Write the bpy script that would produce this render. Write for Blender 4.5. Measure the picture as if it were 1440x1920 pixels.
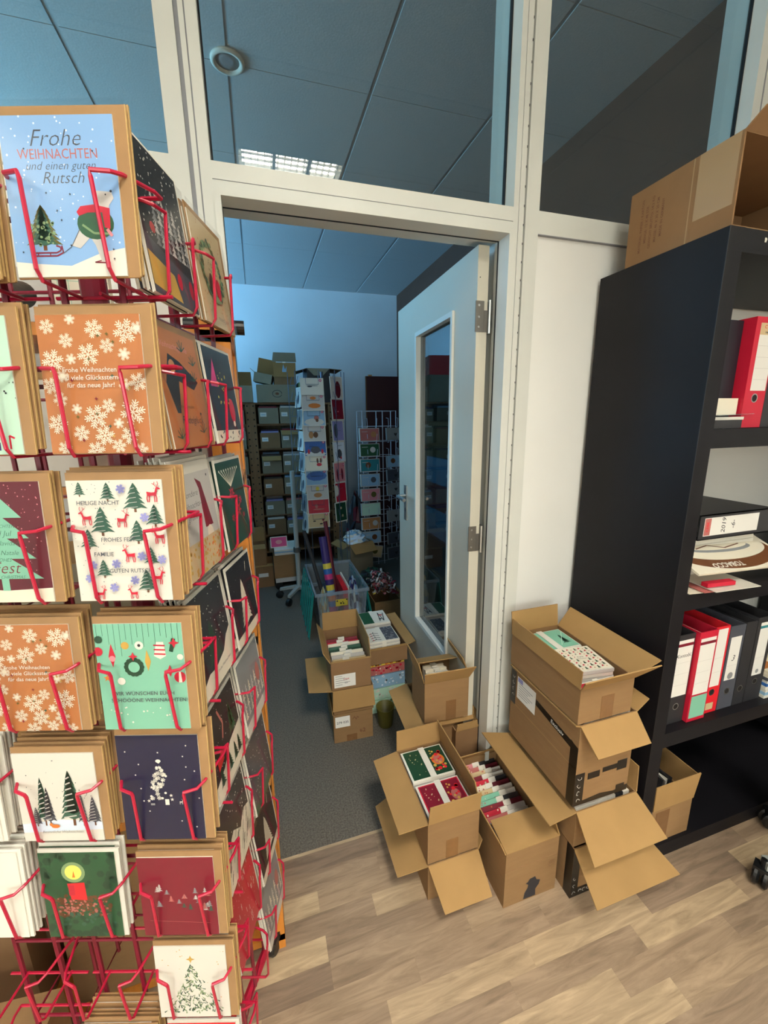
import bpy, math, random
from mathutils import Vector, Matrix, Euler
for o in list(bpy.data.objects): bpy.data.objects.remove(o, do_unlink=True)
S = bpy.context.scene; COL = S.collection
PI = math.pi

# ------------------------------------------------------------ camera, exposure, world, big lights
YAW, PITCH, ROLL, F = 0.29392, -0.22153, -0.015687, 762.3
cam = bpy.data.objects.new('camera', bpy.data.cameras.new('camera')); COL.objects.link(cam); S.camera = cam
cam.data.sensor_fit = 'VERTICAL'; cam.data.sensor_height = 24; cam.data.lens = 24 * F / 1920
cam.data.clip_start = 0.02; cam.data.clip_end = 60
_fw = Vector((math.sin(YAW) * math.cos(PITCH), math.cos(YAW) * math.cos(PITCH), math.sin(PITCH)))
_rt = Vector((math.cos(YAW), -math.sin(YAW), 0)); _up = _rt.cross(_fw)
_r2 = _rt * math.cos(ROLL) + _up * math.sin(ROLL); _u2 = _up * math.cos(ROLL) - _rt * math.sin(ROLL)
cam.matrix_world = Matrix(((_r2.x, _u2.x, -_fw.x, 0), (_r2.y, _u2.y, -_fw.y, 0), (_r2.z, _u2.z, -_fw.z, 1.5), (0, 0, 0, 1)))
S.view_settings.view_transform = 'Standard'; S.view_settings.look = 'None'
S.view_settings.gamma = 1; S.view_settings.exposure = 0.03; S.view_settings.use_curve_mapping = False
W = bpy.data.worlds.new('world'); S.world = W; W.use_nodes = True
W.node_tree.nodes['Background'].inputs[0].default_value = (0.55, 0.75, 1, 1)
W.node_tree.nodes['Background'].inputs[1].default_value = 0.6

def area(name, loc, rot, sx, sy, power, col):
    l = bpy.data.lights.new(name, 'AREA'); l.shape = 'RECTANGLE'; l.size = sx; l.size_y = sy; l.energy = power; l.color = col
    o = bpy.data.objects.new(name, l); COL.objects.link(o); o.location = loc; o.rotation_euler = rot
    return o
COOL = (0.20, 0.55, 1.0); WARM = (1.0, 0.95, 0.85)
LAMP_W = 108; DAY_BACK = 860; DAY_FRONT = 165
# daylight: through the back room's window in its left wall, and the front room's window behind the photographer
area('daylight_store_window', (-3.22, 3.3, 1.95), (0, -PI / 2, 0), 1.4, 2.2, DAY_BACK, COOL)
area('daylight_office_window', (-1.2, -3.62, 1.7), (PI / 2, 0, 0), 2.4, 1.5, DAY_FRONT, (0.86, 0.94, 1.0))
# the office ceiling lamps' own light sits inside each lamp's housing (built below)

# ------------------------------------------------------------ helpers
def lin(h):
    h = h.lstrip('#'); r = []
    for i in (0, 2, 4):
        c = int(h[i:i + 2], 16) / 255; r.append(c / 12.92 if c <= 0.04045 else ((c + 0.055) / 1.055) ** 2.4)
    return (*r, 1)
MATS = {}
def mat(name, hexc='#ffffff', rough=0.6, metal=0.0, var=0.0, vscale=30, bump=0.0, bscale=200, spec=0.5, emit=0, coat=0, stretch=None, alpha=None):
    m = bpy.data.materials.new(name); m.use_nodes = True; nt = m.node_tree; b = nt.nodes['Principled BSDF']
    col = lin(hexc)
    b.inputs['Base Color'].default_value = col; b.inputs['Roughness'].default_value = rough; b.inputs['Metallic'].default_value = metal
    b.inputs['Specular IOR Level'].default_value = spec
    if coat: b.inputs['Coat Weight'].default_value = coat; b.inputs['Coat Roughness'].default_value = 0.15
    if emit: b.inputs['Emission Color'].default_value = col; b.inputs['Emission Strength'].default_value = emit
    if var or bump:
        tc = nt.nodes.new('ShaderNodeTexCoord'); src = tc.outputs['Object']
        if stretch:
            mp = nt.nodes.new('ShaderNodeMapping'); mp.inputs['Scale'].default_value = stretch; nt.links.new(src, mp.inputs[0]); src = mp.outputs[0]
    if var:
        n = nt.nodes.new('ShaderNodeTexNoise'); n.inputs['Scale'].default_value = vscale; n.inputs['Detail'].default_value = 6
        r = nt.nodes.new('ShaderNodeValToRGB'); r.color_ramp.elements[0].position = 0.3; r.color_ramp.elements[1].position = 0.7
        r.color_ramp.elements[0].color = tuple(c * (1 - var) for c in col[:3]) + (1,)
        r.color_ramp.elements[1].color = tuple(min(1, c * (1 + var)) for c in col[:3]) + (1,)
        nt.links.new(src, n.inputs['Vector']); nt.links.new(n.outputs[0], r.inputs[0]); nt.links.new(r.outputs[0], b.inputs['Base Color'])
    if bump:
        n2 = nt.nodes.new('ShaderNodeTexNoise'); n2.inputs['Scale'].default_value = bscale; n2.inputs['Detail'].default_value = 4
        bp = nt.nodes.new('ShaderNodeBump'); bp.inputs['Strength'].default_value = bump; bp.inputs['Distance'].default_value = 0.002
        nt.links.new(src, n2.inputs['Vector']); nt.links.new(n2.outputs[0], bp.inputs['Height']); nt.links.new(bp.outputs[0], b.inputs['Normal'])
    MATS[name] = m; return m
def glassy(name, tint, f0=0.04, rough=0.0, haze=0.0):
    """thin clear sheet: transparent, with a mirror share that grows at grazing angles (Schlick), same from both sides"""
    m = bpy.data.materials.new(name); m.use_nodes = True; nt = m.node_tree; N = nt.nodes.new; L = nt.links.new
    for n in list(nt.nodes): nt.nodes.remove(n)
    out = N('ShaderNodeOutputMaterial'); mx = N('ShaderNodeMixShader'); tr = N('ShaderNodeBsdfTransparent'); gl = N('ShaderNodeBsdfGlossy')
    tr.inputs[0].default_value = lin(tint); gl.inputs['Roughness'].default_value = rough
    ge = N('ShaderNodeNewGeometry'); dt = N('ShaderNodeVectorMath'); dt.operation = 'DOT_PRODUCT'; L(ge.outputs['Normal'], dt.inputs[0]); L(ge.outputs['Incoming'], dt.inputs[1])
    def mth(op, a, b=None):
        n = N('ShaderNodeMath'); n.operation = op; n.use_clamp = op != 'POWER'
        for i, v in enumerate((a, b)):
            if v is None: continue
            if isinstance(v, (int, float)): n.inputs[i].default_value = v
            else: L(v, n.inputs[i])
        return n.outputs[0]
    c = mth('SUBTRACT', 1.0, mth('ABSOLUTE', dt.outputs['Value'])); f = mth('MULTIPLY_ADD', mth('POWER', c, 5.0), 1 - f0); f.node.inputs[2].default_value = f0
    L(f, mx.inputs[0]); L(gl.outputs[0], mx.inputs[2])
    if haze:
        m2 = N('ShaderNodeMixShader'); df = N('ShaderNodeBsdfDiffuse'); df.inputs[0].default_value = lin(tint); m2.inputs[0].default_value = haze
        L(tr.outputs[0], m2.inputs[1]); L(df.outputs[0], m2.inputs[2]); L(m2.outputs[0], mx.inputs[1])
    else: L(tr.outputs[0], mx.inputs[1])
    L(mx.outputs[0], out.inputs[0]); MATS[name] = m; return m

class MB:
    def __init__(s): s.v = []; s.f = []; s.m = []; s.mats = []; s.lay = 0
    def mi(s, n):
        if n not in s.mats: s.mats.append(n)
        return s.mats.index(n)
    def add(s, vs, fs, m, M=None):
        b = len(s.v); k = s.mi(m)
        s.v += [tuple(M @ Vector(v)) if M else tuple(v) for v in vs]
        for f in fs: s.f.append(tuple(b + i for i in f)); s.m.append(k)
        return s
    def box(s, a, b, m, M=None):
        x0, y0, z0 = a; x1, y1, z1 = b
        return s.add([(x0, y0, z0), (x1, y0, z0), (x1, y1, z0), (x0, y1, z0), (x0, y0, z1), (x1, y0, z1), (x1, y1, z1), (x0, y1, z1)],
                     [(0, 3, 2, 1), (4, 5, 6, 7), (0, 1, 5, 4), (1, 2, 6, 5), (2, 3, 7, 6), (3, 0, 4, 7)], m, M)
    def slab(s, pts, n, m, M=None):      # polygon thickened along vector n
        k = len(pts); n = Vector(n); a = [Vector(p) for p in pts]
        return s.add([tuple(p) for p in a] + [tuple(p + n) for p in a],
                     [tuple(range(k - 1, -1, -1)), tuple(range(k, 2 * k))] + [(i, (i + 1) % k, (i + 1) % k + k, i + k) for i in range(k)], m, M)
    def tube(s, pts, r, m, n=6, closed=False, M=None):
        P = [Vector(p) for p in pts]; vs = []; fs = []; N = len(P); prev = None
        for i, p in enumerate(P):
            a = P[i - 1] if (i or closed) else p; b = P[(i + 1) % N] if (i < N - 1 or closed) else p
            t = (b - a).normalized()
            if prev is None: prev = t.cross(Vector((0, 0, 1))) if abs(t.z) < 0.9 else t.cross(Vector((1, 0, 0)))
            u = (prev - t * prev.dot(t)).normalized(); w = t.cross(u); prev = u
            for k in range(n): q = p + (u * math.cos(2 * PI * k / n) + w * math.sin(2 * PI * k / n)) * r; vs.append(tuple(q))
        for i in range(N if closed else N - 1):
            j = (i + 1) % N
            for k in range(n): fs.append((i * n + k, i * n + (k + 1) % n, j * n + (k + 1) % n, j * n + k))
        if not closed: fs += [tuple(range(n - 1, -1, -1)), tuple((N - 1) * n + k for k in range(n))]
        return s.add(vs, fs, m, M)
    def lathe(s, prof, m, n=20, M=None):
        vs = []; fs = []
        for r, z in prof:
            for k in range(n): vs.append((r * math.cos(2 * PI * k / n), r * math.sin(2 * PI * k / n), z))
        for i in range(len(prof) - 1):
            for k in range(n): fs.append((i * n + k, i * n + (k + 1) % n, (i + 1) * n + (k + 1) % n, (i + 1) * n + k))
        fs += [tuple(range(n - 1, -1, -1)), tuple((len(prof) - 1) * n + k for k in range(n))]
        return s.add(vs, fs, m, M)
    # ---- flat artwork in the x-z plane, facing -y, each shape a hair above the last
    def nl(s): s.lay += 1; return -0.0001 - 0.00002 * s.lay
    def pl(s, pts, m):
        y = s.nl(); a = 0
        for i in range(len(pts)): a += pts[i][0] * pts[(i + 1) % len(pts)][1] - pts[(i + 1) % len(pts)][0] * pts[i][1]
        if a < 0: pts = pts[::-1]
        return s.add([(x, y, z) for x, z in pts], [tuple(range(len(pts)))], m)
    def rc(s, x0, z0, x1, z1, m): return s.pl([(x0, z0), (x1, z0), (x1, z1), (x0, z1)], m)
    def ds(s, x, z, r, m, n=10, rz=None):
        rz = rz or r; return s.pl([(x + r * math.cos(2 * PI * k / n), z + rz * math.sin(2 * PI * k / n)) for k in range(n)], m)
    def ln(s, pts, w, m):
        y = s.nl()
        for (a, b), (c, d) in zip(pts, pts[1:]):
            L = math.hypot(c - a, d - b) or 1e-6; nx, nz = -(d - b) / L * w / 2, (c - a) / L * w / 2
            s.add([(a - nx, y, b - nz), (c - nx, y, d - nz), (c + nx, y, d + nz), (a + nx, y, b + nz)], [(0, 1, 2, 3)], m)
        return s
    def star(s, x, z, r, m, n=5):
        return s.pl([(x + (r if k % 2 == 0 else r * .4) * math.sin(PI * k / n), z + (r if k % 2 == 0 else r * .4) * math.cos(PI * k / n)) for k in range(2 * n)], m)
    def flake(s, x, z, r, m, w=None):
        w = w or r * .1; y = s.nl()
        for k in range(6):
            a = k * PI / 3 + .2; c, d = math.cos(a), math.sin(a)
            segs = [((0, 0), (r, 0))] + [((r * q, 0), (r * (q + .25), sg * r * .25)) for q in (.25, .45, .65) for sg in (1, -1)]
            for (p, q), (t, u) in segs:
                L = math.hypot(t - p, u - q); nx, nz = -(u - q) / L * w / 2, (t - p) / L * w / 2
                s.add([(x + X * c - Z * d, y, z + X * d + Z * c) for X, Z in ((p - nx, q - nz), (t - nx, u - nz), (t + nx, u + nz), (p + nx, q + nz))], [(0, 1, 2, 3)], m)
        return s
    def tree(s, x, z, w, h, m, L=5, trunk=None, snow=None):
        if trunk: s.rc(x - w * .05, z, x + w * .05, z + h * .2, trunk)
        y = s.nl()
        for i in range(L):
            a = z + h * (.12 + .88 * i / L * .92); b = min(z + h, a + h * .34); ww = w / 2 * (1 - i / L * .82)
            s.add([(x - ww, y, a), (x - ww * .45, y, a + h * .035), (x, y, a - h * .01), (x + ww * .5, y, a + h * .035), (x + ww, y, a), (x, y, b)], [(0, 1, 2, 3, 4, 5)], m)
        if snow:
            for i in range(L):
                a = z + h * (.15 + .8 * i / L); ww = w / 2 * (1 - i / L * .82) * .75; s.ln([(x - ww, a), (x + ww * .3, a + h * .035)], h * .02, snow)
        return s
    def deer(s, x, z, h, m, fl=1):
        q = lambda pts: [(x + fl * a * h, z + b * h) for a, b in pts]
        s.pl(q([(-.28, .32), (.18, .34), (.2, .52), (-.05, .5), (-.3, .55)]), m)
        s.pl(q([(.08, .42), (.2, .4), (.3, .75), (.2, .75)]), m); s.pl(q([(.17, .68), (.42, .66), (.42, .72), (.25, .8)]), m)
        s.ln(q([(-.25, .4), (-.3, .2), (-.26, 0)]), h * .05, m); s.ln(q([(-.18, .4), (-.16, .2), (-.2, 0)]), h * .05, m)
        s.ln(q([(.1, .4), (.1, 0)]), h * .05, m); s.ln(q([(.17, .4), (.22, .22), (.2, 0)]), h * .05, m)
        s.ln(q([(.23, .78), (.12, .92), (.16, 1.05)]), h * .03, m); s.ln(q([(.25, .78), (.34, .95), (.3, 1.08)]), h * .03, m); s.ln(q([(.14, .9), (.02, .98)]), h * .03, m)
        return s
    def dots(s, x0, z0, x1, z1, n, r, m, seed=1):
        R = random.Random(seed); y = s.nl()
        for _ in range(n):
            a = R.uniform(x0, x1); b = R.uniform(z0, z1); q = r * R.uniform(.6, 1.3)
            s.add([(a + q * math.cos(k * PI / 3), y, b + q * math.sin(k * PI / 3)) for k in range(6)], [(0, 1, 2, 3, 4, 5)], m)
        return s
    def text(s, t, x, z, size, m, shear=0.0, bold=0.0, rot=0, align='CENTER', sx=1.0):
        vs, fs = glyphs(t, shear, bold, align); y = s.nl(); c, d = math.cos(rot), math.sin(rot)
        return s.add([(x + (a * sx * c - b * d) * size, y, z + (a * sx * d + b * c) * size) for a, b in vs], fs, m)
    def mesh(s, name):
        me = bpy.data.meshes.new(name); me.from_pydata(s.v, [], s.f)
        for n in s.mats: me.materials.append(MATS[n])
        me.polygons.foreach_set('material_index', s.m); me.update(); return me
    def build(s, name, parent=None, loc=(0, 0, 0), rot=(0, 0, 0), smooth=False):
        me = s.mesh(name)
        if smooth: me.shade_smooth()
        o = bpy.data.objects.new(name, me); COL.objects.link(o); o.location = loc; o.rotation_euler = rot
        if parent: o.parent = parent
        return o
GL = {}
def glyphs(t, shear, bold, align):
    k = (t, shear, bold, align)
    if k not in GL:
        cu = bpy.data.curves.new('t', 'FONT'); cu.body = t; cu.shear = shear; cu.offset = bold; cu.align_x = align; cu.align_y = 'CENTER'; cu.resolution_u = 2; cu.size = 1
        o = bpy.data.objects.new('t', cu); COL.objects.link(o); bpy.context.view_layer.update()
        me = o.evaluated_get(bpy.context.evaluated_depsgraph_get()).to_mesh()
        GL[k] = ([(v.co.x, v.co.y) for v in me.vertices], [tuple(p.vertices) for p in me.polygons])
        o.to_mesh_clear(); bpy.data.objects.remove(o); bpy.data.curves.remove(cu)
    return GL[k]
def tag(o, label, cat, group=None, kind=None):
    o['label'] = label; o['category'] = cat
    if group: o['group'] = group
    if kind: o['kind'] = kind
    return o
def empty(name, loc=(0, 0, 0), rz=0):
    o = bpy.data.objects.new(name, None); COL.objects.link(o); o.location = loc; o.rotation_euler = (0, 0, rz); o.empty_display_size = .05; return o
def struct(o): o['kind'] = 'structure'; return o
def copy_tree(o, parent=None, depth=0):
    c = o.copy(); COL.objects.link(c); c.parent = parent
    for ch in list(o.children): copy_tree(ch, c, depth + 1)
    return c
def copy_children(src, dst):
    for ch in list(src.children):
        c = ch.copy(); COL.objects.link(c); c.parent = dst

# ------------------------------------------------------------ materials
mat('white_frame', '#d9dad2', .45, var=.03, vscale=8); mat('white_panel', '#efeee8', .5, var=.02, vscale=3); mat('seam_grey', '#8d8f93', .6)
mat('frame_soffit', '#7d766c', .6); mat('gasket', '#0c1018', .7); mat('white_wall', '#dfe2e2', .8, var=.04, vscale=2, bump=.15)
mat('store_wall', '#c9d3da', .8, var=.05, vscale=2, bump=.15); mat('brown_wall', '#503528', .7, var=.1, vscale=6)
mat('door_white_shaded', '#c6c1b0', .4, var=.02, vscale=5); mat('steel', '#b8bab8', .3, 1, var=.05); mat('dark_steel', '#77736c', .45, .8)  # door leaf is white; its shade is put into the greyer tone
mat('black_board', '#141317', .5, var=.12, vscale=6, bump=.05, spec=.22); mat('black_edge', '#211e1f', .45, var=.1)
mat('cardboard', '#8c6d4a', .85, var=.05, vscale=9, bump=.2, bscale=60, stretch=(1, 1, 8), spec=.2)  # box sides: tone lowered to stand for light falling from above
mat('cardboard_light', '#a17f51', .85, var=.06, vscale=9, bump=.15, bscale=60, spec=.2)  # flaps: paler copy of the cardboard, as if lit from above
mat('cardboard_dark', '#8a6a4a', .85, var=.06, vscale=8, spec=.2); mat('cardboard_grey', '#8d8570', .85, var=.06, vscale=8, spec=.2)
mat('packing_tape', '#7d5a38', .25, var=.08, vscale=40, coat=.4); mat('clear_tape', '#a88a63', .18, coat=.5); mat('black_tape', '#14120f', .35)
mat('kraft', '#a27d54', .8, var=.05, vscale=60, spec=.3); mat('kraft_edge', '#c9a66b', .6, var=.1, vscale=200)
mat('red_wire', '#b01236', .32, spec=.6); mat('red_wire_deep', '#7d0d2a', .4)
mat('wood_orange', '#c97f2e', .5, var=.12, vscale=10, stretch=(6, 6, 1)); mat('wood_store', '#8a6540', .6, var=.15, vscale=8, stretch=(6, 6, 1)); mat('hole_dark', '#120d0a', .8)
mat('carpet', '#67625a', .95, var=.35, vscale=160, bump=.8, bscale=300, spec=.1)
mat('plastic_teal', '#0f7f78', .35, alpha=1); mat('black_plastic', '#141516', .4); mat('grey_plastic', '#9fa6a3', .4)
mat('paper', '#dfdbcf', .7, spec=.3); mat('paper_shade', '#d8d4ca', .7); mat('label_paper', '#e9e7e0', .6)
glassy('pane_glass', '#e5e3dc', .07); glassy('door_glass', '#a9b4b8', .14); glassy('clear_plastic', '#e4ecf2', .04, .12, .22); glassy('teal_plastic', '#3fb8ae', .04, .12, .5); glassy('film', '#fbfbfb', .03, .14)
for n, h in dict(ink='#23262e', white='#e3dfd2', cream='#ece3cd', red='#c01a35', bright_red='#d9202c', maroon='#7a1028', deep_maroon='#5c1022', green='#1f5233', dark_green='#16402b', pine='#2f5a48', sage='#7f9a6c',
                 mint='#80bfa3', pale_mint='#bfe3cc', sky='#86aedb', snow_blue='#dbe7f5', navy='#171a3a', night='#1a1a24', slate='#4a4d56', grey='#8b8d8e', pale_grey='#c9c5bf', tan='#b9814f', copper='#b4713f', brown='#6a4024',
                 gold='#c9a04a', yellow='#e0c94a', bright_yellow='#ffe96b', orange='#d4762b', pink='#d98b93', hot_pink='#cf3a7a', lilac='#8f8fc4', blue='#2f63a8', teal='#2b7f88', beige='#cbb48a', purple='#3a2a6a', rose='#b86a64', light_blue='#8fb4cf', olive='#5f5a22', charcoal='#2b2b2e').items():
    mat(h and n, h, .45, spec=.4)

# laminate floor: short strips along x
def laminate():
    m = bpy.data.materials.new('laminate'); m.use_nodes = True; nt = m.node_tree; b = nt.nodes['Principled BSDF']; L = nt.links.new; N = nt.nodes.new
    def math_(op, a, bb=None):
        n = N('ShaderNodeMath'); n.operation = op
        for i, v in enumerate((a, bb)):
            if v is None: continue
            if isinstance(v, (int, float)): n.inputs[i].default_value = v
            else: L(v, n.inputs[i])
        return n.outputs[0]
    tc = N('ShaderNodeTexCoord'); sp = N('ShaderNodeSeparateXYZ'); L(tc.outputs['Object'], sp.inputs[0]); x, y = sp.outputs[0], sp.outputs[1]
    ry = math_('DIVIDE', math_('ADD', y, 10 - .7365 + .063), .0629); row = math_('FLOOR', ry)
    wn = N('ShaderNodeTexWhiteNoise'); wn.noise_dimensions = '1D'; L(row, wn.inputs['W'])
    rx = math_('DIVIDE', math_('ADD', x, math_('MULTIPLY', wn.outputs[0], 1.3)), .42); cell = math_('FLOOR', rx)
    w2 = N('ShaderNodeTexWhiteNoise'); w2.noise_dimensions = '2D'; cb = N('ShaderNodeCombineXYZ'); L(cell, cb.inputs[0]); L(row, cb.inputs[1]); L(cb.outputs[0], w2.inputs['Vector'])
    cr = N('ShaderNodeValToRGB'); e = cr.color_ramp.elements; e[0].color = lin('#8b7765'); e[1].color = lin('#bfa888'); q = cr.color_ramp.elements.new(.45); q.color = lin('#a68f76'); L(w2.outputs[0], cr.inputs[0])
    mp = N('ShaderNodeMapping'); mp.inputs['Scale'].default_value = (3, 26, 1); L(tc.outputs['Object'], mp.inputs[0])
    off = N('ShaderNodeVectorMath'); off.operation = 'ADD'; L(mp.outputs[0], off.inputs[0]); L(w2.outputs[1], off.inputs[1])
    nz = N('ShaderNodeTexNoise'); nz.inputs['Scale'].default_value = 1.6; nz.inputs['Detail'].default_value = 8; nz.inputs['Roughness'].default_value = .65; nz.inputs['Distortion'].default_value = .8; L(off.outputs[0], nz.inputs['Vector'])
    r2 = N('ShaderNodeValToRGB'); r2.color_ramp.elements[0].position = .33; r2.color_ramp.elements[0].color = (.62, .6, .58, 1); r2.color_ramp.elements[1].position = .66; r2.color_ramp.elements[1].color = (1.12, 1.12, 1.1, 1); L(nz.outputs[0], r2.inputs[0])
    mx = N('ShaderNodeMix'); mx.data_type = 'RGBA'; mx.blend_type = 'MULTIPLY'; mx.inputs[0].default_value = 1; L(cr.outputs[0], mx.inputs[6]); L(r2.outputs[0], mx.inputs[7])
    fx = math_('FRACT', rx); fy = math_('FRACT', ry)
    g = math_('MINIMUM', math_('MULTIPLY', fx, 420), math_('MULTIPLY', fy, 63)); g = math_('MINIMUM', g, 1.0); g = math_('ADD', math_('MULTIPLY', g, .15), .85)
    m2 = N('ShaderNodeMix'); m2.data_type = 'RGBA'; m2.blend_type = 'MULTIPLY'; m2.inputs[0].default_value = 1; L(mx.outputs[2], m2.inputs[6]); L(g, m2.inputs[7])
    L(m2.outputs[2], b.inputs['Base Color']); b.inputs['Roughness'].default_value = .5; b.inputs['Specular IOR Level'].default_value = .3
    MATS['laminate'] = m
laminate()
def ceiling_mat(name, base):
    m = bpy.data.materials.new(name); m.use_nodes = True; nt = m.node_tree; b = nt.nodes['Principled BSDF']; L = nt.links.new; N = nt.nodes.new
    b.inputs['Roughness'].default_value = .9; b.inputs['Specular IOR Level'].default_value = .1
    tc = N('ShaderNodeTexCoord'); n = N('ShaderNodeTexNoise'); n.inputs['Scale'].default_value = 120; n.inputs['Detail'].default_value = 5; L(tc.outputs['Object'], n.inputs['Vector'])
    r = N('ShaderNodeValToRGB'); c = lin(base); r.color_ramp.elements[0].color = tuple(k * .8 for k in c[:3]) + (1,); r.color_ramp.elements[1].color = tuple(min(1, k * 1.1) for k in c[:3]) + (1,); L(n.outputs[0], r.inputs[0]); L(r.outputs[0], b.inputs['Base Color'])
    bp = N('ShaderNodeBump'); bp.inputs['Strength'].default_value = .4; bp.inputs['Distance'].default_value = .002; L(n.outputs[0], bp.inputs['Height']); L(bp.outputs[0], b.inputs['Normal']); MATS[name] = m
ceiling_mat('ceiling_tile', '#c2c6c8'); mat('ceiling_rail', '#aab0b4', .5)
m = bpy.data.materials.new('lamp_glow'); m.use_nodes = True; b = m.node_tree.nodes['Principled BSDF']; b.inputs['Emission Color'].default_value = (1, .84, .6, 1); b.inputs['Emission Strength'].default_value = 5; MATS['lamp_glow'] = m

# ------------------------------------------------------------ the setting
YW, YB, XR, XL, HC = 1.189, 5.2, 1.78, -3.1, 3.0
WT = 1.33           # back face of the partition wall
struct(MB().box((XL, -3.5, -.1), (4.2, YW, 0), 'laminate').build('floor'))
struct(MB().box((XL, YW, -.1), (XR, YB, 0), 'carpet').build('floor_carpet'))
def ceiling(name, x0, x1, y0, y1, holes=()):
    mb = MB(); mb.box((x0, y0, HC + .08), (x1, y1, HC + .14), 'ceiling_tile')
    xs = [.008 + .6265 * k for k in range(-6, 8)]; ys = [2.215 + .6265 * k for k in range(-10, 6)]
    for i, a in enumerate(xs):
        for j, b in enumerate(ys):
            X0, X1, Y0, Y1 = max(a, x0), min(a + .6265, x1), max(b, y0), min(b + .6265, y1)
            if X1 - X0 < .02 or Y1 - Y0 < .02 or (i, j) in holes: continue
            mb.box((X0 + (.009 if X0 > x0 else 0), Y0 + .002, HC), (X1 - (.009 if X1 < x1 else 0), Y1 - .002, HC + .02), 'ceiling_tile')
    for a in xs:
        if x0 < a < x1: mb.box((a - .009, y0, HC + .004), (a + .009, y1, HC + .01), 'ceiling_rail')
    return struct(mb.build(name))
LAMPS = [(6, 5), (6, 2), (2, 5), (10, 4), (3, 2), (10, 1)]     # tile indices (x, y) of the office's louvre lamps
ceiling('ceiling', XL, 4.2, -3.5, YW, set(LAMPS)); ceiling('ceiling_store', XL, XR, WT, YB)
struct(MB().box((XL - .1, -3.5, 0), (XL, 2.2, HC), 'white_wall').box((XL - .1, 2.2, 0), (XL, 4.4, 1.25), 'store_wall').box((XL - .1, 2.2, 2.65), (XL, 4.4, HC), 'store_wall').box((XL - .1, 4.4, 0), (XL, YB, HC), 'store_wall').build('wall_left'))
struct(MB().box((XL - .1, YB, 0), (XR + .1, YB + .1, HC), 'store_wall').build('wall_back'))
struct(MB().box((XR, WT, 0), (XR + .1, YB, HC), 'brown_wall').build('wall_store_right'))
struct(MB().box((4.2, -3.5, 0), (4.3, YW, HC), 'white_wall').build('wall_right'))
struct(MB().box((XL, -3.6, 0), (-2.4, -3.5, HC), 'white_wall').box((0, -3.6, 0), (4.2, -3.5, HC), 'white_wall').box((-2.4, -3.6, 0), (0, -3.5, .95), 'white_wall').box((-2.4, -3.6, 2.45), (0, -3.5, HC), 'white_wall').build('wall_front'))
def window(n, x0, x1, z0, z1, y, axis='x'):
    mb = MB()
    P = (lambda a, b, c: (a, b, c)) if axis == 'x' else (lambda a, b, c: (b, a, c))
    for a, b, c, d in ((x0, x1, z0, z0 + .06), (x0, x1, z1 - .06, z1), (x0, x0 + .06, z0, z1), (x1 - .06, x1, z0, z1), ((x0 + x1) / 2 - .03, (x0 + x1) / 2 + .03, z0, z1)):
        mb.box(P(a, y - .03, c), P(b, y + .03, d), 'white_frame')
    o = struct(mb.build('window_%d' % n)); MB().box(P(x0 + .03, y - .003, z0 + .03), P(x1 - .03, y + .003, z1 - .03), 'pane_glass').build('pane', o)
window(4, 2.2, 4.4, 1.25, 2.65, XL - .05, 'y'); window(5, -2.4, 0, .95, 2.45, -3.55)

# partition: panels, posts, transom; glazed lights above
ZT0, ZT = 2.045, 2.107
mb = MB(); mb.box((XL, YW + .012, 0), (-.155, WT - .01, ZT0), 'white_panel'); mb.box((.862, YW + .012, 0), (4.2, WT - .01, ZT0), 'white_panel')
struct(mb.build('wall_partition'))
mb = MB()   # mullions either side of the door
mb.box((-.145, YW, 0), (-.104, WT, HC), 'white_frame').box((-.104, YW + .006, 0), (-.094, WT, HC), 'seam_grey').box((-.094, YW, 0), (-.083, WT, HC), 'white_frame').box((-.083, YW + .003, 0), (-.080, WT, HC), 'seam_grey').box((-.080, YW, 0), (-.055, WT, HC), 'white_frame')
struct(mb.build('trim_1'))
mb = MB()
mb.box((.773, YW, 0), (.790, WT, HC), 'white_frame').box((.790, YW + .002, 0), (.792, WT, HC), 'seam_grey').box((.792, YW, 0), (.809, WT, HC), 'white_frame').box((.809, YW + .010, 0), (.8155, WT, HC), 'seam_grey').box((.8155, YW, 0), (.862, WT, HC), 'white_frame')
for k in range(60): mb.box((.8075, YW - .0008, .06 + k * .05), (.8095, YW + .001, .066 + k * .05), 'ink')
struct(mb.build('trim_2'))
mb = MB(); mb.box((1.672, YW, ZT), (1.74, WT, HC), 'white_frame').box((1.707, YW - .002, ZT), (1.711, YW + .01, HC), 'seam_grey'); struct(mb.build('trim_3'))
mb = MB()   # transom over the door with its little steps
mb.box((-.055, YW, 2.070), (.773, WT, ZT), 'white_frame').box((-.055, YW + .0015, 2.068), (.773, WT, 2.070), 'seam_grey').box((-.055, YW, 2.048), (.773, WT, 2.068), 'white_frame')
struct(mb.build('trim_4'))
mb = MB(); mb.box((.862, YW, ZT0), (4.2, WT, ZT), 'white_frame').box((.862, YW - .0005, ZT0 - .002), (4.2, YW + .01, ZT0), 'seam_grey'); struct(mb.build('trim_5'))
mb = MB(); mb.box((XL, YW, ZT0), (-.145, WT, ZT), 'white_frame'); struct(mb.build('trim_6'))
for n, x0, x1 in ((1, -.055, .773), (2, .862, 1.672), (3, XL, -.145), (6, 1.74, 4.2)):
    mb = MB(); y0, y1 = 1.236, 1.288
    for a, b, c, d in ((x0, x0 + .004, ZT, HC), (x1 - .004, x1, ZT, HC), (x0, x1, ZT, ZT + .004)):
        mb.box((a, y0, c), (b, y0 + .012, d), 'gasket')
    g = struct(mb.build('window_%d' % n)); MB().box((x0 + .001, y0 + .004, ZT + .001), (x1 - .001, y0 + .008, HC), 'pane_glass').build('pane', g)
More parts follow.
